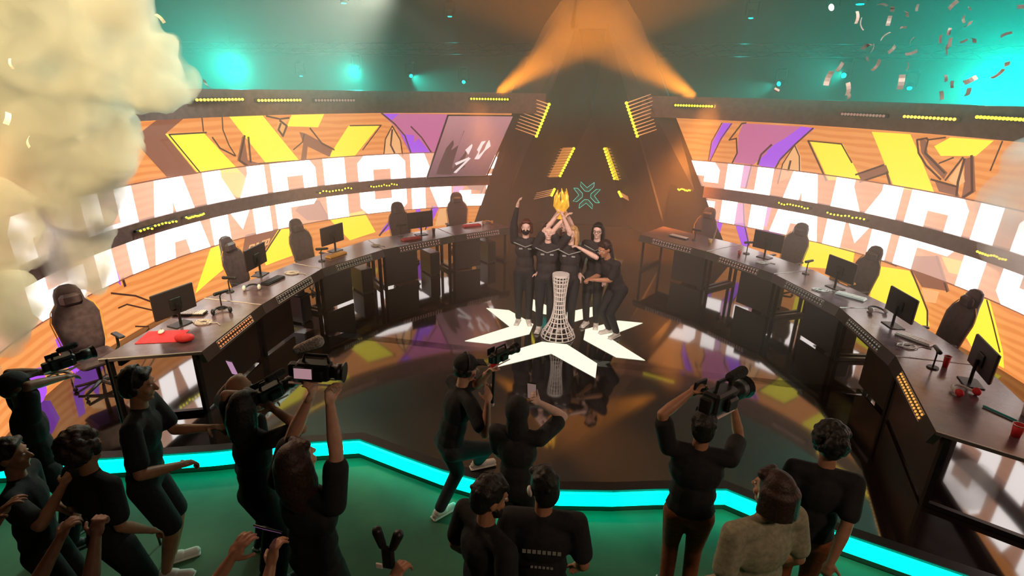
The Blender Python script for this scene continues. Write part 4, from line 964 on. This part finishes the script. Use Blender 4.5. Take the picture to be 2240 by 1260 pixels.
def blob(mb, name, m, parent, voxel, iters=3):
    """weld overlapping volumes into one continuous skin"""
    me = bpy.data.meshes.new('tmp'); me.from_pydata(mb.v, [], mb.f); me.update()
    o = bpy.data.objects.new('tmp', me); COL.objects.link(o)
    r_ = o.modifiers.new('r', 'REMESH'); r_.mode = 'VOXEL'; r_.voxel_size = voxel
    s_ = o.modifiers.new('s', 'SMOOTH'); s_.iterations = iters; s_.factor = 0.5
    dg = bpy.context.evaluated_depsgraph_get()
    new = bpy.data.meshes.new_from_object(o.evaluated_get(dg)); new.name = name
    bpy.data.objects.remove(o, do_unlink=True); bpy.data.meshes.remove(me)
    new.materials.clear(); new.materials.append(m)
    new.polygons.foreach_set('use_smooth', [True] * len(new.polygons))
    ob = bpy.data.objects.new(name, new); COL.objects.link(ob); ob.parent = parent
    return ob

def ik(a, b, l1, l2, pole):
    a, b, pole = Vector(a), Vector(b), Vector(pole)
    d = b - a; L = d.length; mx = (l1 + l2) * 0.995
    if L > mx: b = a + d / L * mx; d = b - a; L = mx
    u = d / L; x = (l1 * l1 - l2 * l2 + L * L) / (2 * L); h = math.sqrt(max(0, l1 * l1 - x * x))
    p = pole - u * pole.dot(u)
    p = p.normalized() if p.length > 1e-4 else u.orthogonal().normalized()
    return a + u * x + p * h, b

def hand(mb, W, d, n, side_sign, curl, s=1.0):
    d = Vector(d).normalized(); n = Vector(n); n = (n - d * n.dot(d)); n = n.normalized() if n.length > 1e-3 else d.orthogonal().normalized()
    sd = d.cross(n).normalized() * side_sign        # towards the thumb
    Mx = Matrix((sd, d, n)).transposed()
    mb.ell(W + d * .048 * s, (.041 * s, .052 * s, .017 * s), Mx, 12, 8)
    mb.cap(W - d * .01 * s, W + d * .04 * s, .024 * s, .026 * s)
    for k, (off, ln) in enumerate([(.030, .074), (.010, .082), (-.011, .076), (-.030, .060)]):
        p = W + d * .088 * s + sd * off * s; dirv = (d + sd * off * 2.2).normalized(); r_ = .0092 * s
        for j, fr in enumerate((.45, .32, .23)):
            c = R(curl * (0.75, 1.0, .8)[j] + 4 * (k == 3)); ax = sd
            dirv = (Matrix.Rotation(-c if side_sign > 0 else c, 3, ax) @ dirv).normalized() if True else dirv
            q = p + dirv * ln * fr * 1.05 * s
            mb.cap(p, q, r_, r_ * .93, 8); p = q; r_ *= .93
    p = W + d * .022 * s + sd * .030 * s; t = (sd * .85 + d * .65 - n * .15).normalized()
    q = p + t * .042 * s; mb.cap(p, q, .0135 * s, .0115 * s, 8)
    t = (t + d * .55 - n * (.3 + curl / 120)).normalized(); q2 = q + t * .034 * s; mb.cap(q, q2, .0112 * s, .0095 * s, 8)

def person(label, pos, yaw=0, H=1.75, drop=0.0, lean=(0, 0), shift=(0, 0), hl=None, hr=None, pl=(-.35, -1, -.3), pr=(.35, -1, -.3), fl=None, fr=None, kl=(0, 1, 0), kr=(0, 1, 0),
           head=(0, 0, 0), sk='fair', shirt='black', pants='black', shorts=False, shoes='black', hair=('short', 'black'), curl=(25, 25), palm=((0, 0, 1), (0, 0, 1)), extras=(), vox=0.010, wide=1.0, long_sleeve=False, group=None, beard=False):
    x, y, fz = pos; s = H / 1.75
    t = root('person', (x, y, fz), R(-yaw), label, 'person', group)
    Ti = (Matrix.Translation((x, y, fz)) @ Matrix.Rotation(R(-yaw), 4, 'Z')).inverted()
    def loc(p): return (Ti @ Vector(p[1])) if p[0] == 'w' else Vector(p)
    pel = Vector((shift[0], shift[1], .525 * H - drop))
    rot = Matrix.Rotation(R(-lean[0]), 3, 'X') @ Matrix.Rotation(R(lean[1]), 3, 'Y')
    up, rt, fw = rot @ Vector((0, 0, 1)), rot @ Vector((1, 0, 0)), rot @ Vector((0, 1, 0))
    nb = pel + up * .305 * H; ch = pel + up * .20 * H; bl = pel + up * .085 * H
    sh = [nb - up * .022 * H - rt * .105 * H * wide, nb - up * .022 * H + rt * .105 * H * wide]
    hrot = Matrix.Rotation(R(-head[0]), 3, 'Z') @ Matrix.Rotation(R(-head[1]), 3, 'X') @ Matrix.Rotation(R(head[2]), 3, 'Y')
    hup = (hrot @ Vector((0, 0, 1)))
    hc = nb + (up * .35 + hup * .65) * .108 * H
    def hp(v): return hc + hrot @ (Vector(v) * s)
    hip = [pel + rt * -.052 * H - up * .03 * H, pel + rt * .052 * H - up * .03 * H]
    ank = [loc(fl) if fl is not None else Vector((-.085 * s, 0, .075 * s)), loc(fr) if fr is not None else Vector((.085 * s, 0, .075 * s))]
    knee = []
    for i, (pole) in enumerate((kl, kr)):
        k, a = ik(hip[i], ank[i], .235 * H, .235 * H, pole); knee.append(k); ank[i] = a
    hand_t = []; elb = []
    for i, (h_, pole) in enumerate(((hl, pl), (hr, pr))):
        tgt = loc(h_) if h_ is not None else sh[i] + Vector(((-.03 if i == 0 else .03) * s, .13 * s, -.48 * s))
        pv = loc(('w', pole[1])) - sh[i] if pole[0] == 'w' else Vector(pole)
        e, w = ik(sh[i], tgt, .168 * H, .148 * H, pv); elb.append(e); hand_t.append(w)
    Mt = Matrix((rt, fw, up)).transposed()
    # ---- body: one continuous skin
    b = MB()
    b.ell(pel, (.15 * s * wide, .105 * s, .12 * s), Mt); b.ell(bl, (.135 * s * wide, .10 * s, .15 * s), Mt); b.ell(ch, (.16 * s * wide, .11 * s, .17 * s), Mt)
    b.cap(sh[0], sh[1], .055 * s, .055 * s); b.cap(nb - up * .03 * s, hc - hup * .03 * s, .056 * s, .052 * s, 12)
    for i in (0, 1):
        b.cap(hip[i], knee[i], .085 * s, .055 * s, 12); m_ = knee[i].lerp(ank[i], .32); b.cap(knee[i], m_, .054 * s, .056 * s, 12); b.cap(m_, ank[i], .056 * s, .036 * s, 12)
        m_ = sh[i].lerp(elb[i], .45); b.cap(sh[i], m_, .052 * s, .047 * s, 12); b.cap(m_, elb[i], .047 * s, .038 * s, 12)
        m_ = elb[i].lerp(hand_t[i], .3); b.cap(elb[i], m_, .038 * s, .041 * s, 12); b.cap(m_, hand_t[i], .041 * s, .026 * s, 12)
        d = hand_t[i] - elb[i]
        n_ = Ti.to_3x3() @ Vector(palm[i]); hand(b, hand_t[i], d, n_, 1 if i == 0 else -1, curl[i], s * 1.0)
    H3 = hrot
    b.ell(hp((0, -.008, .022)), (.076 * s, .095 * s, .10 * s), H3, 16, 12); b.ell(hp((0, .022, -.028)), (.062 * s, .072 * s, .088 * s), H3, 14, 10); b.ell(hp((0, .036, -.088)), (.044 * s, .048 * s, .036 * s), H3)
    b.cap(hp((0, .088, .010)), hp((0, .112, -.030)), .010 * s, .015 * s, 8); b.cap(hp((-.038, .078, .030)), hp((.038, .078, .030)), .013 * s, .013 * s, 8)
    b.cap(hp((-.020, .086, -.064)), hp((.020, .086, -.064)), .010 * s, .010 * s, 8); b.ell(hp((0, .078, -.100)), (.018 * s, .014 * s, .014 * s), H3)
    for q in (-1, 1): b.ell(hp((q * .077, -.005, -.008)), (.011 * s, .022 * s, .032 * s), H3, 8, 6); b.ell(hp((q * .040, .062, -.028)), (.024 * s, .022 * s, .022 * s), H3)
    blob(b, 'body', SK[sk], t, vox, 2)
    for q in (-1, 1):
        o = MB().ell(hp((q * .030, .083, .006)), (.012 * s, .009 * s, .008 * s), H3, 8, 6).ell(hp((q * .030, .091, .006)), (.005 * s, .003 * s, .006 * s), H3, 6, 4).build('eye', M_EYE, t, True)
    # ---- shirt
    b = MB(); g = .017 * s
    b.ell(pel + up * .02, (.158 * s * wide, .118 * s, .135 * s), Mt); b.ell(bl, (.150 * s * wide, .118 * s, .17 * s), Mt); b.ell(ch, (.172 * s * wide, .125 * s, .178 * s), Mt)
    b.cap(sh[0], sh[1], .064 * s, .064 * s); b.cap(nb - up * .05, nb - up * .004, .075 * s, .062 * s)
    for i in (0, 1):
        e_ = sh[i].lerp(elb[i], .72); b.cap(sh[i], e_, .066 * s, .070 * s, 12)
        if long_sleeve: b.cap(e_, elb[i], .064 * s, .055 * s); b.cap(elb[i], elb[i].lerp(hand_t[i], .9), .055 * s, .036 * s)
    sh_o = blob(b, 'hooded_top' if long_sleeve else 'shirt', CL[shirt], t, .014, 3)
    # ---- trousers / shorts
    b = MB(); b.ell(pel - up * .03, (.158 * s * wide, .116 * s, .12 * s), Mt)
    for i in (0, 1):
        b.cap(hip[i], knee[i].lerp(hip[i], .08) if shorts else knee[i], .100 * s, .084 * s if shorts else .070 * s, 12)
        if not shorts: b.cap(knee[i], knee[i].lerp(ank[i], .93), .068 * s, .055 * s, 12)
    blob(b, 'shorts' if shorts else 'trousers', CL[pants], t, .014, 3)
    # ---- shoes
    for i in (0, 1):
        a = ank[i]; f = Vector((0, 1, 0)); sgn = -1 if i == 0 else 1; f = Vector((sgn * .18, 1, 0)).normalized()
        zb = a.z - .075 * s
        b = MB(); b.cap(a + Vector((0, 0, -.02 * s)) - f * .02, a + Vector((0, 0, -.035 * s)) + f * .06, .042 * s, .040 * s); b.cap(a + Vector((0, 0, -.040 * s)) - f * .04, Vector((a.x, a.y, zb + .032 * s)) + f * .16 * s, .036 * s, .034 * s, 10)
        sm_ = M_SOLE if shoes == 'white' else M_SHOE
        o = b.build('shoe', sm_, t, True)
        qd = MB().box((0, 0, 0), (.085 * s, .27 * s, .022 * s), 0, None, .01); so = qd.build('sole', M_SOLE, o); so.location = Vector((a.x, a.y, zb + .011 * s)) + f * .055 * s; so.rotation_euler = (0, 0, math.atan2(-f.x, f.y))
    # ---- hair
    kind, hcN = hair; hm = HR[hcN]; b = MB(); rs = random.Random(label)
    if kind in ('short', 'long', 'curly', 'bob', 'tail'):
        b.ell(hp((0, -.022, .036)), (.086 * s, .098 * s, .102 * s), H3, 16, 12); b.ell(hp((0, -.052, -.005)), (.080 * s, .066 * s, .095 * s), H3)
        b.cap(hp((-.045, .050, .092)), hp((.045, .050, .092)), .028 * s, .028 * s)
    if kind == 'short':
        for k in range(26):
            th, ph = rs.uniform(0, 6.28), rs.uniform(.1, 1.4); v = Vector((.082 * math.cos(ph) * math.cos(th), -.02 + .095 * math.cos(ph) * math.sin(th), .035 + .10 * math.sin(ph)))
            if v.y > .055 and v.z < .07: continue
            b.ell(hp(v), (.016 * s, .022 * s, .014 * s), H3, 8, 6)
    if kind == 'curly':
        for k in range(170):
            th, ph = rs.uniform(0, 6.28), rs.uniform(-.7, 1.5); v = Vector((.098 * math.cos(ph) * math.cos(th), -.025 + .105 * math.cos(ph) * math.sin(th), .038 + .115 * math.sin(ph)))
            if v.y > .05 and v.z < .075: continue
            rr = rs.uniform(.015, .032); b.ell(hp(v), (rr * s, rr * s, rr * s), H3, 8, 6)
    if kind in ('long', 'tail'):
        for k in range(16):
            th = R(-195 + k * 14); xx, yy = .078 * math.cos(th), -.02 + .088 * math.sin(th)
            L_ = rs.uniform(.20, .30)
            b.cap(hp((xx, yy, .03)), hp((xx * 1.15, yy * 1.15 - .01, .03 - L_ * .5)), .026 * s, .026 * s, 8); b.cap(hp((xx * 1.15, yy * 1.15 - .01, .03 - L_ * .5)), hp((xx * 1.1, yy * 1.1 - .02, .03 - L_)), .026 * s, .014 * s, 8)
    if kind == 'bob':
        for k in range(14):
            th = R(-190 + k * 15); xx, yy = .080 * math.cos(th), -.02 + .09 * math.sin(th); b.cap(hp((xx, yy, .03)), hp((xx * 1.12, yy * 1.1, -.085)), .030 * s, .026 * s, 8)
    if kind in ('short', 'long', 'curly', 'bob', 'tail'): blob(b, 'hair', hm, t, .0075 if kind == 'curly' else .010, 1)
    if kind == 'cap':
        b.ell(hp((0, -.012, .045)), (.088 * s, .104 * s, .088 * s), H3, 16, 12); b.box((0, 0, 0), (.13 * s, .11 * s, .010), 0, Matrix.Translation(hp((0, .115, .055))) @ (H3.to_4x4()), .004)
        blob(b, 'cap', CL['charcoal'], t, .010, 2); MB().ell(hp((0, -.05, -.02)), (.078 * s, .06 * s, .06 * s), H3).build('hair', hm, t, True)
    if kind == 'hood':
        b.ell(hp((0, -.030, .025)), (.100 * s, .105 * s, .125 * s), H3, 16, 12); b.cap(hp((0, -.04, -.05)), nb, .085 * s, .095 * s); blob(b, 'hood', CL[shirt], t, .013, 3)
    if beard: blob(MB().ell(hp((0, .045, -.088)), (.058 * s, .056 * s, .042 * s), H3).cap(hp((-.060, .02, -.05)), hp((-.045, .06, -.09)), .018 * s, .02 * s).cap(hp((.060, .02, -.05)), hp((.045, .06, -.09)), .018 * s, .02 * s), 'beard', hm, t, .010, 2)
    for ex in extras:
        if ex == 'mask': MB().ell(hp((0, .066, -.060)), (.058 * s, .052 * s, .050 * s), H3, 14, 10).build('face_mask', CL['black'], t, True)
        if ex == 'glasses':
            g_ = MB()
            for q in (-1, 1): g_.tube([hp((q * .032 + .022 * math.cos(a), .106, .006 + .018 * math.sin(a))) for a in [R(k * 30) for k in range(13)]], .003, 5); g_.tube([hp((q * .055, .104, .008)), hp((q * .080, .01, .008))], .003, 5)
            g_.tube([hp((-.010, .108, .008)), hp((.010, .108, .008))], .003, 5); g_.build('glasses', M_BLACK, t)
        if ex == 'earphone':
            MB().ell(hp((-.088, .0, -.005)), (.016, .030, .036), H3).build('ear_cup', M_WHITE, t, True)
        if ex == 'headset':
            MB().tube([hp((.096 * math.cos(a), -.01, .03 + .115 * math.sin(a))) for a in [R(k * 18) for k in range(11)]], .009, 6).build('headband', M_BLACK, t)
            for q in (-1, 1): MB().ell(hp((q * .092, -.005, -.005)), (.018, .034, .038), H3).build('ear_cup', M_WHITE if q < 0 else M_BLACK, t, True)
        if ex == 'print':
            pm = MB(); base = ch + up * .02
            for k in range(8): pm.box((0, 0, 0), (.022, .004, .026), 0, Matrix.Translation(base - fw * .133 * s + rt * (-.105 + k * .030)) @ Mt.to_4x4())
            for k in range(6): pm.box((0, 0, 0), (.016, .004, .016), 0, Matrix.Translation(base - up * .12 - fw * .132 * s + rt * (-.055 + k * .024)) @ Mt.to_4x4())
            pm.build('back_print', M_LOGO, t)
        if ex == 'jersey':
            MB().tube([sh[0] + up * .075 * s * 0 + fw * .10, nb - up * .10 + fw * .135 * s, sh[1] + fw * .10], .008, 5).build('collar_piping', M_LOGO, t)
            for q in (-1, 1): MB().box((0, 0, 0), (.055, .006, .025), 0, Matrix.Translation(ch + up * .05 + fw * .124 * s + rt * q * .07) @ Mt.to_4x4(), .002).build('chest_patch', M_LOGO, t)
    return t

# ---- things people hold
def video_camera(pos, yaw, pitch, label, big=1.0, mic='grey', screen=True, ms=-1, zoom=1.0):
    t = root('video_camera', pos, 0, label, 'camera'); t.rotation_euler = (R(pitch), 0, R(-yaw)); t.scale = (big,) * 3
    MB().box((0, 0, 0), (.09, .20, .11), 0, None, .012).build('body', M_BLACK, t)
    MB().tube([(0, .10, 0), (0, .10 + .05 * zoom, 0), (0, .10 + .06 * zoom, 0), (0, .10 + .13 * zoom, 0)], [.040, .040, .050, .050], 16).build('lens', M_BLACK, t, True)
    MB().tube([(0, .10 + .13 * zoom, 0), (0, .10 + .16 * zoom, 0)], [.052, .062], 16).build('lens_hood', M_FRAME, t)
    MB().tube([(0, -.06, .055), (0, -.05, .10), (0, .08, .10), (0, .09, .055)], .011, 8).build('top_handle', M_BLACK, t)
    b = MB().box((0, 0, 0), (.012, .11, .075), 0, None, .003).build('side_monitor', M_BLACK, t); b.location = (ms * .095, -.03, .03)
    if screen: q = MB().box((0, 0, 0), (.003, .10, .065)).build('screen', glow('cam_screen', (0.8, 0.45, 0.5), 0.45), b); q.location = (ms * .007, 0, 0)
    if mic: (MB().cap((0.0, -.09, .13), (0.0, .03, .19), .026, .036, 12) if mic == 'grey' else MB().cap((0.03, .0, .130), (0.03, .12, .135), .024, .028, 12)).build('furry_microphone', noisy(mat('mic_fur_' + mic, (0.42, 0.38, 0.36) if mic == 'grey' else (.02, .02, .02), 0.95), 90, .5, .9), t, True)
    MB().box((.055, .02, -.01), (.03, .10, .07), 0, None, .01).build('hand_grip', M_FRAME, t)
    MB().box((0, -.12, 0), (.06, .05, .08), 0, None, .008).build('battery', M_FRAME, t)
    rg = MB()
    for q in (-.035, .035): rg.tube([(q, -.14, -.075), (q, .12, -.075)], .007, 6)
    rg.build('rods', M_EDGE, t)
    return t
def phone(pos, yaw, pitch, label, lit=(0.9, 0.5, 0.8)):
    t = root('phone', pos, 0, label, 'phone'); t.rotation_euler = (R(pitch), 0, R(-yaw))
    MB().box((0, 0, 0), (.075, .009, .155), 0, None, .003).build('case', M_BLACK, t)
    if lit: MB().box((0, -.006, 0), (.068, .002, .145)).build('screen', glow('phone_screen_%d' % int(lit[0] * 100), lit, 0.5), t)
    MB().box((.02, .006, .055), (.022, .004, .022), 0, None, .001).build('camera_bump', M_FRAME, t)
F = -0.25
PG = 'press crowd in front of the stage'
P2 = person('person with bushy dark brown hair in black at the lower left, seen from behind', (-2.49, -5.51, F), 10, sk='tan', hair=('curly', 'brown'), group=PG)
P3 = person('man in black t-shirt and shorts at the left, turned right with forearm held out', (-2.68, -4.99, F), 60, 1.90, sk='tan', shorts=True, hair=('short', 'black'), hr=('w', (-2.30, -5.02, .92)), hl=('w', (-2.28, -4.72, 1.05)), pr=(1, -.6, -.3), lean=(7, 0), head=(0, 8, 0), wide=1.15, shoes='white', extras=('headset',), vox=.008, curl=(30, 40), group=PG)
P4 = person('long-haired camera operator in black, face pressed to a rig, forearm raised', (-1.76, -4.92, F), 20, 1.78, sk='tan', hair=('long', 'black'), hr=('w', (-1.56, -4.84, 1.40)), hl=('w', (-1.80, -4.66, 1.36)), pr=(1, -.2, -1), lean=(4, -2), vox=.008, group=PG)
P5 = person('person with long brown hair in black raising a video camera overhead with both arms', (-.97, -5.42, F), 14, 1.92, sk='fair', hair=('long', 'brown'), hl=('w', (-.89, -5.33, 1.97)), hr=('w', (-.78, -5.34, 1.99)), pl=(-1, .3, -.6), pr=(1, -.1, -.3), head=(0, -12, 0), lean=(-3, 3), wide=1.12, vox=.007, curl=(45, 55), palm=((1, 0, 0), (-1, 0, 0)), group=PG)
P6 = person('camera operator in black cap and headset stepping one foot up onto the stage', (-.62, -3.93, F), 48, 1.78, sk='fair', hair=('cap', 'black'), hr=('w', (-.16, -4.02, 1.16)), hl=('w', (-.17, -3.95, 1.40)), pr=(.6, -.4, -1), pl=(-.4, .2, -1), lean=(12, 4), shift=(.03, .08), drop=.05, pants='denim', shoes='white',
            fl=('w', (-.66, -3.92, F + .078)), fr=('w', (-.40, -3.46, .085)), kr=(.3, 1, .2), head=(10, 10, 0), extras=('headset',), vox=.008, group=PG)
P7 = person('dark hooded person by the stage lip raising one bare forearm with a phone', (.16, -4.34, F), 5, 1.68, sk='pale', hair=('hood', 'black'), shirt='charcoal', hr=('w', (.31, -4.22, 1.34)), pr=('w', (.46, -4.30, 1.0)), hl=(-.12, .28, .95), vox=.007, curl=(30, 50), palm=((0, 0, 1), (-1, 0, 0)), group=PG)
P8 = person('bearded man with dark hair in black near the bottom centre, head turned right', (.17, -5.42, F), 40, 1.80, sk='tan', hair=('short', 'black'), beard=True, head=(15, 14, 0), vox=.008, group=PG, wide=1.1)
P9 = person('person in black t-shirt with grey lettering across the back at the bottom centre', (.49, -5.23, F), -6, 1.76, sk='tan', hair=('short', 'black'), head=(-25, 8, 0), extras=('print', 'earphone'), vox=.008, group=PG, wide=1.12)
P10 = person('camera operator in black with rust trousers shouldering a large rig right of centre', (1.50, -4.36, F), 6, 1.77, sk='tan', hair=('short', 'black'), pants='rust', hl=('w', (1.40, -4.24, 1.60)), pl=('w', (1.02, -4.50, 1.15)), hr=('w', (1.74, -4.12, 1.44)), pr=(.2, -.3, -1), shoes='black', vox=.008, wide=1.15, curl=(50, 40), group=PG)
P11 = person('dark-haired person in pale sage t-shirt at the lower right, seen from behind', (1.78, -5.08, F), -30, 1.87, sk='tan', hair=('bob', 'brown'), shirt='sage', head=(-12, 0, 0), extras=('earphone',), vox=.008, wide=1.15, group=PG)
P12 = person('curly-haired person in black with rust trousers at the lower right, head bowed', (2.33, -4.40, F), 12, 1.76, sk='tan', hair=('curly', 'black'), pants='rust', head=(-10, 22, 0), hr=('w', (2.36, -4.72, .62)), pr=(.4, -1, -.6), vox=.008, group=PG, curl=(35, 60))
P13 = person('person with short dark hair at the far lower left, turned to the right', (-2.95, -5.62, F), 55, 1.70, sk='tan', hair=('short', 'brown'), hr=('w', (-2.62, -5.60, 1.15)), group=PG)
P14 = person('bald person in black between two camera operators at the left', (-2.02, -4.62, F), 20, 1.74, sk='tan', hair=('none', 'black'), hl=('w', (-2.26, -4.42, 1.30)), pl=(-1, 0, -.8), group=PG)
P15 = person('person in black at the far left edge holding a camera before the orange wall', (-3.75, -4.95, F), 25, 1.72, sk='brown', hair=('cap', 'brown'), hl=('w', (-3.72, -4.70, 1.36)), hr=('w', (-3.54, -4.76, 1.36)), group=PG)
N1 = person('nearest person at the bottom, only two bare forearms framing a phone in view', (-.86, -6.52, F), 5, 1.70, sk='tan', hair=('short', 'black'), hl=('w', (-.88, -6.12, 1.54)), hr=('w', (-.69, -6.10, 1.54)), pl=(-1, -.2, -.5), pr=(1, .1, -.5), vox=.006, curl=(38, 38), palm=((.3, 0, 1), (-.4, 0, 1)), group=PG)
N2 = person('person at the lower left edge, only a raised closed fist and forearm in view', (-1.86, -6.50, F), 5, 1.68, sk='brown', hair=('short', 'black'), hr=('w', (-1.665, -6.16, 1.47)), pr=(.3, 0, -1), vox=.006, curl=(25, 85), group=PG)
N3 = person('person at the bottom, only one hand holding a black device in view', (-.10, -6.45, F), 5, 1.66, sk='tan', hair=('short', 'black'), hl=('w', (-.125, -6.06, 1.42)), pl=(-.3, 0, -1), vox=.006, curl=(55, 25), group=PG)
N4 = person('person at the lower left corner with both bare hands raised', (-2.40, -6.42, F), 15, 1.68, sk='brown', hair=('short', 'black'), hl=('w', (-2.24, -6.12, 1.52)), hr=('w', (-1.98, -6.12, 1.34)), pl=(-.3, 0, -1), pr=(.6, 0, -1), vox=.006, curl=(30, 45), group=PG)
video_camera((-.90, -5.29, 2.055), 78, -4, 'black video camera with grey furry microphone held high over the crowd', 1.0, 'grey', True, 1, .5)
video_camera((-1.66, -4.74, 1.47), 25, 4, 'bulky black camera rig at the face of the long-haired operator', 1.0, 'black', False)
video_camera((1.60, -4.24, 1.575), 38, -6, 'large black shoulder camera rig with glinting rods right of centre', 1.45, 'black', False)
vc = video_camera((-.08, -3.93, 1.56), 30, 0, 'small cinema camera balanced on the capped operator\'s gimbal', .8, None, True)
gm = root('gimbal_stick', (-.13, -3.97, 1.12), 0, 'slim gimbal stick held upright by the capped operator, red clamp on top', 'gimbal')
MB().tube([(0, 0, 0), (.01, 0, .30)], .012, 8).build('grip', M_BLACK, gm); MB().box((.01, 0, .36), (.05, .05, .07), 0, None, .01).build('red_clamp', M_RED, gm); MB().ell((0, 0, -.01), (.018, .018, .018)).build('end_cap', M_EDGE, gm, True)
MB().tube([(.01, 0, .30), (.01, 0, .40), (.05, .02, .42)], .012, 6).build('gimbal_arm', M_FRAME, gm)
video_camera((-3.63, -4.66, 1.44), 20, 0, 'black camera held up at the far left edge before the orange wall', .9, 'black', False)
phone((.24, -4.20, 1.43), 5, 10, 'dark phone held up by the hooded person near the stage lip', (0.35, 0.22, 0.2))
phone((-2.27, -4.36, 1.40), 10, 15, 'phone with lit pinkish screen held up by the bald person', (0.9, 0.45, 0.75))
phone((-.775, -6.02, 1.585), 5, 40, 'dark phone framed between two hands at the bottom', (0.25, 0.1, 0.25)).__class__
vd = root('handheld_recorder', (-.17, -5.98, 1.50), 0, 'black handheld recorder with two foam microphones held at the bottom edge', 'recorder')
MB().box((0, 0, 0), (.06, .03, .13), 0, None, .008).build('body', M_BLACK, vd)
for dx, rr in ((-.025, -.02), (.03, .03)): MB().cap((dx, 0, .07), (dx + rr, 0, .15), .020, .026, 10).build('foam_microphone', M_BLACK, vd, True)
MB().box((-.045, -.01, -.055), (.035, .01, .028), 0, None, .002).build('white_tag', M_WHITE, vd)
mp = tag(MB().tube([(-2.98, -4.78, -.25), (-3.08, -4.74, 1.0), (-3.12, -4.70, 1.55)], .010, 8).build('monopod', M_BLACK), 'thin black monopod standing beside the man in shorts at the left', 'monopod')

# ---- champions behind the emblem, facing the camera
TG = 'champions huddled behind the floor emblem'
TO = ('w', (-.05, .05, 1.87))
person('masked player with reddish hair at the left of the champions', (-.60, .24, 0), 172, 1.72, sk='pale', hair=('bob', 'auburn'), shirt='team', extras=('mask', 'jersey'), hr=('w', (-.74, .22, 1.93)), pr=(1, .2, .2), long_sleeve=True, vox=.009, group=TG, shoes='white')
person('smiling player with raised arms left of the trophy', (-.22, .02, 0), 175, 1.72, sk='pale', hair=('short', 'brown'), shirt='team', hl=('w', (.0, -.02, 1.86)), hr=('w', (-.11, .0, 1.86)), pl=(-1, .3, 0), pr=(1, .4, .2), head=(-8, -6, 0), extras=('jersey',), vox=.008, group=TG, shoes='white')
person('player lifting the golden trophy at the back of the huddle', (-.04, .34, 0), 178, 1.76, sk='pale', hair=('short', 'black'), shirt='team', hl=('w', (.02, .10, 1.90)), hr=('w', (-.10, .10, 1.90)), pl=(-1, .2, .3), pr=(1, .2, .3), head=(0, -14, 0), vox=.008, group=TG)
person('blond-haired player reaching up to the trophy base', (.12, .06, 0), 184, 1.70, sk='pale', hair=('tail', 'blond'), shirt='team', hr=('w', (.0, .02, 1.83)), hl=('w', (.30, -.10, 1.42)), pr=(1, .5, .1), pl=(-1, .2, -.4), head=(20, -10, 0), extras=('jersey',), vox=.008, group=TG, shoes='white')
person('player with long dark hair and glasses at the right of the champions', (.50, .38, 0), 190, 1.70, sk='pale', hair=('long', 'black'), shirt='team', extras=('glasses', 'jersey'), long_sleeve=True, vox=.009, group=TG, shoes='white')
person('stooping person in dark clothes clapping at the far right of the champions', (.86, .10, 0), 225, 1.72, sk='tan', hair=('short', 'brown'), shirt='team', lean=(28, 0), drop=.08, hl=('w', (.52, -.22, 1.0)), hr=('w', (.46, -.12, .98)), head=(0, 20, 0), vox=.010, shoes='white', group=TG)
tag(MB().prism([(-.11, -.05), (.08, -.07), (.12, .05), (-.06, .08)], 0, .20).build('teal_bag', M_TEALP, None, False, (-.25, .10, 0.009)), 'small pale teal bag on the floor left of the pedestal', 'bag')
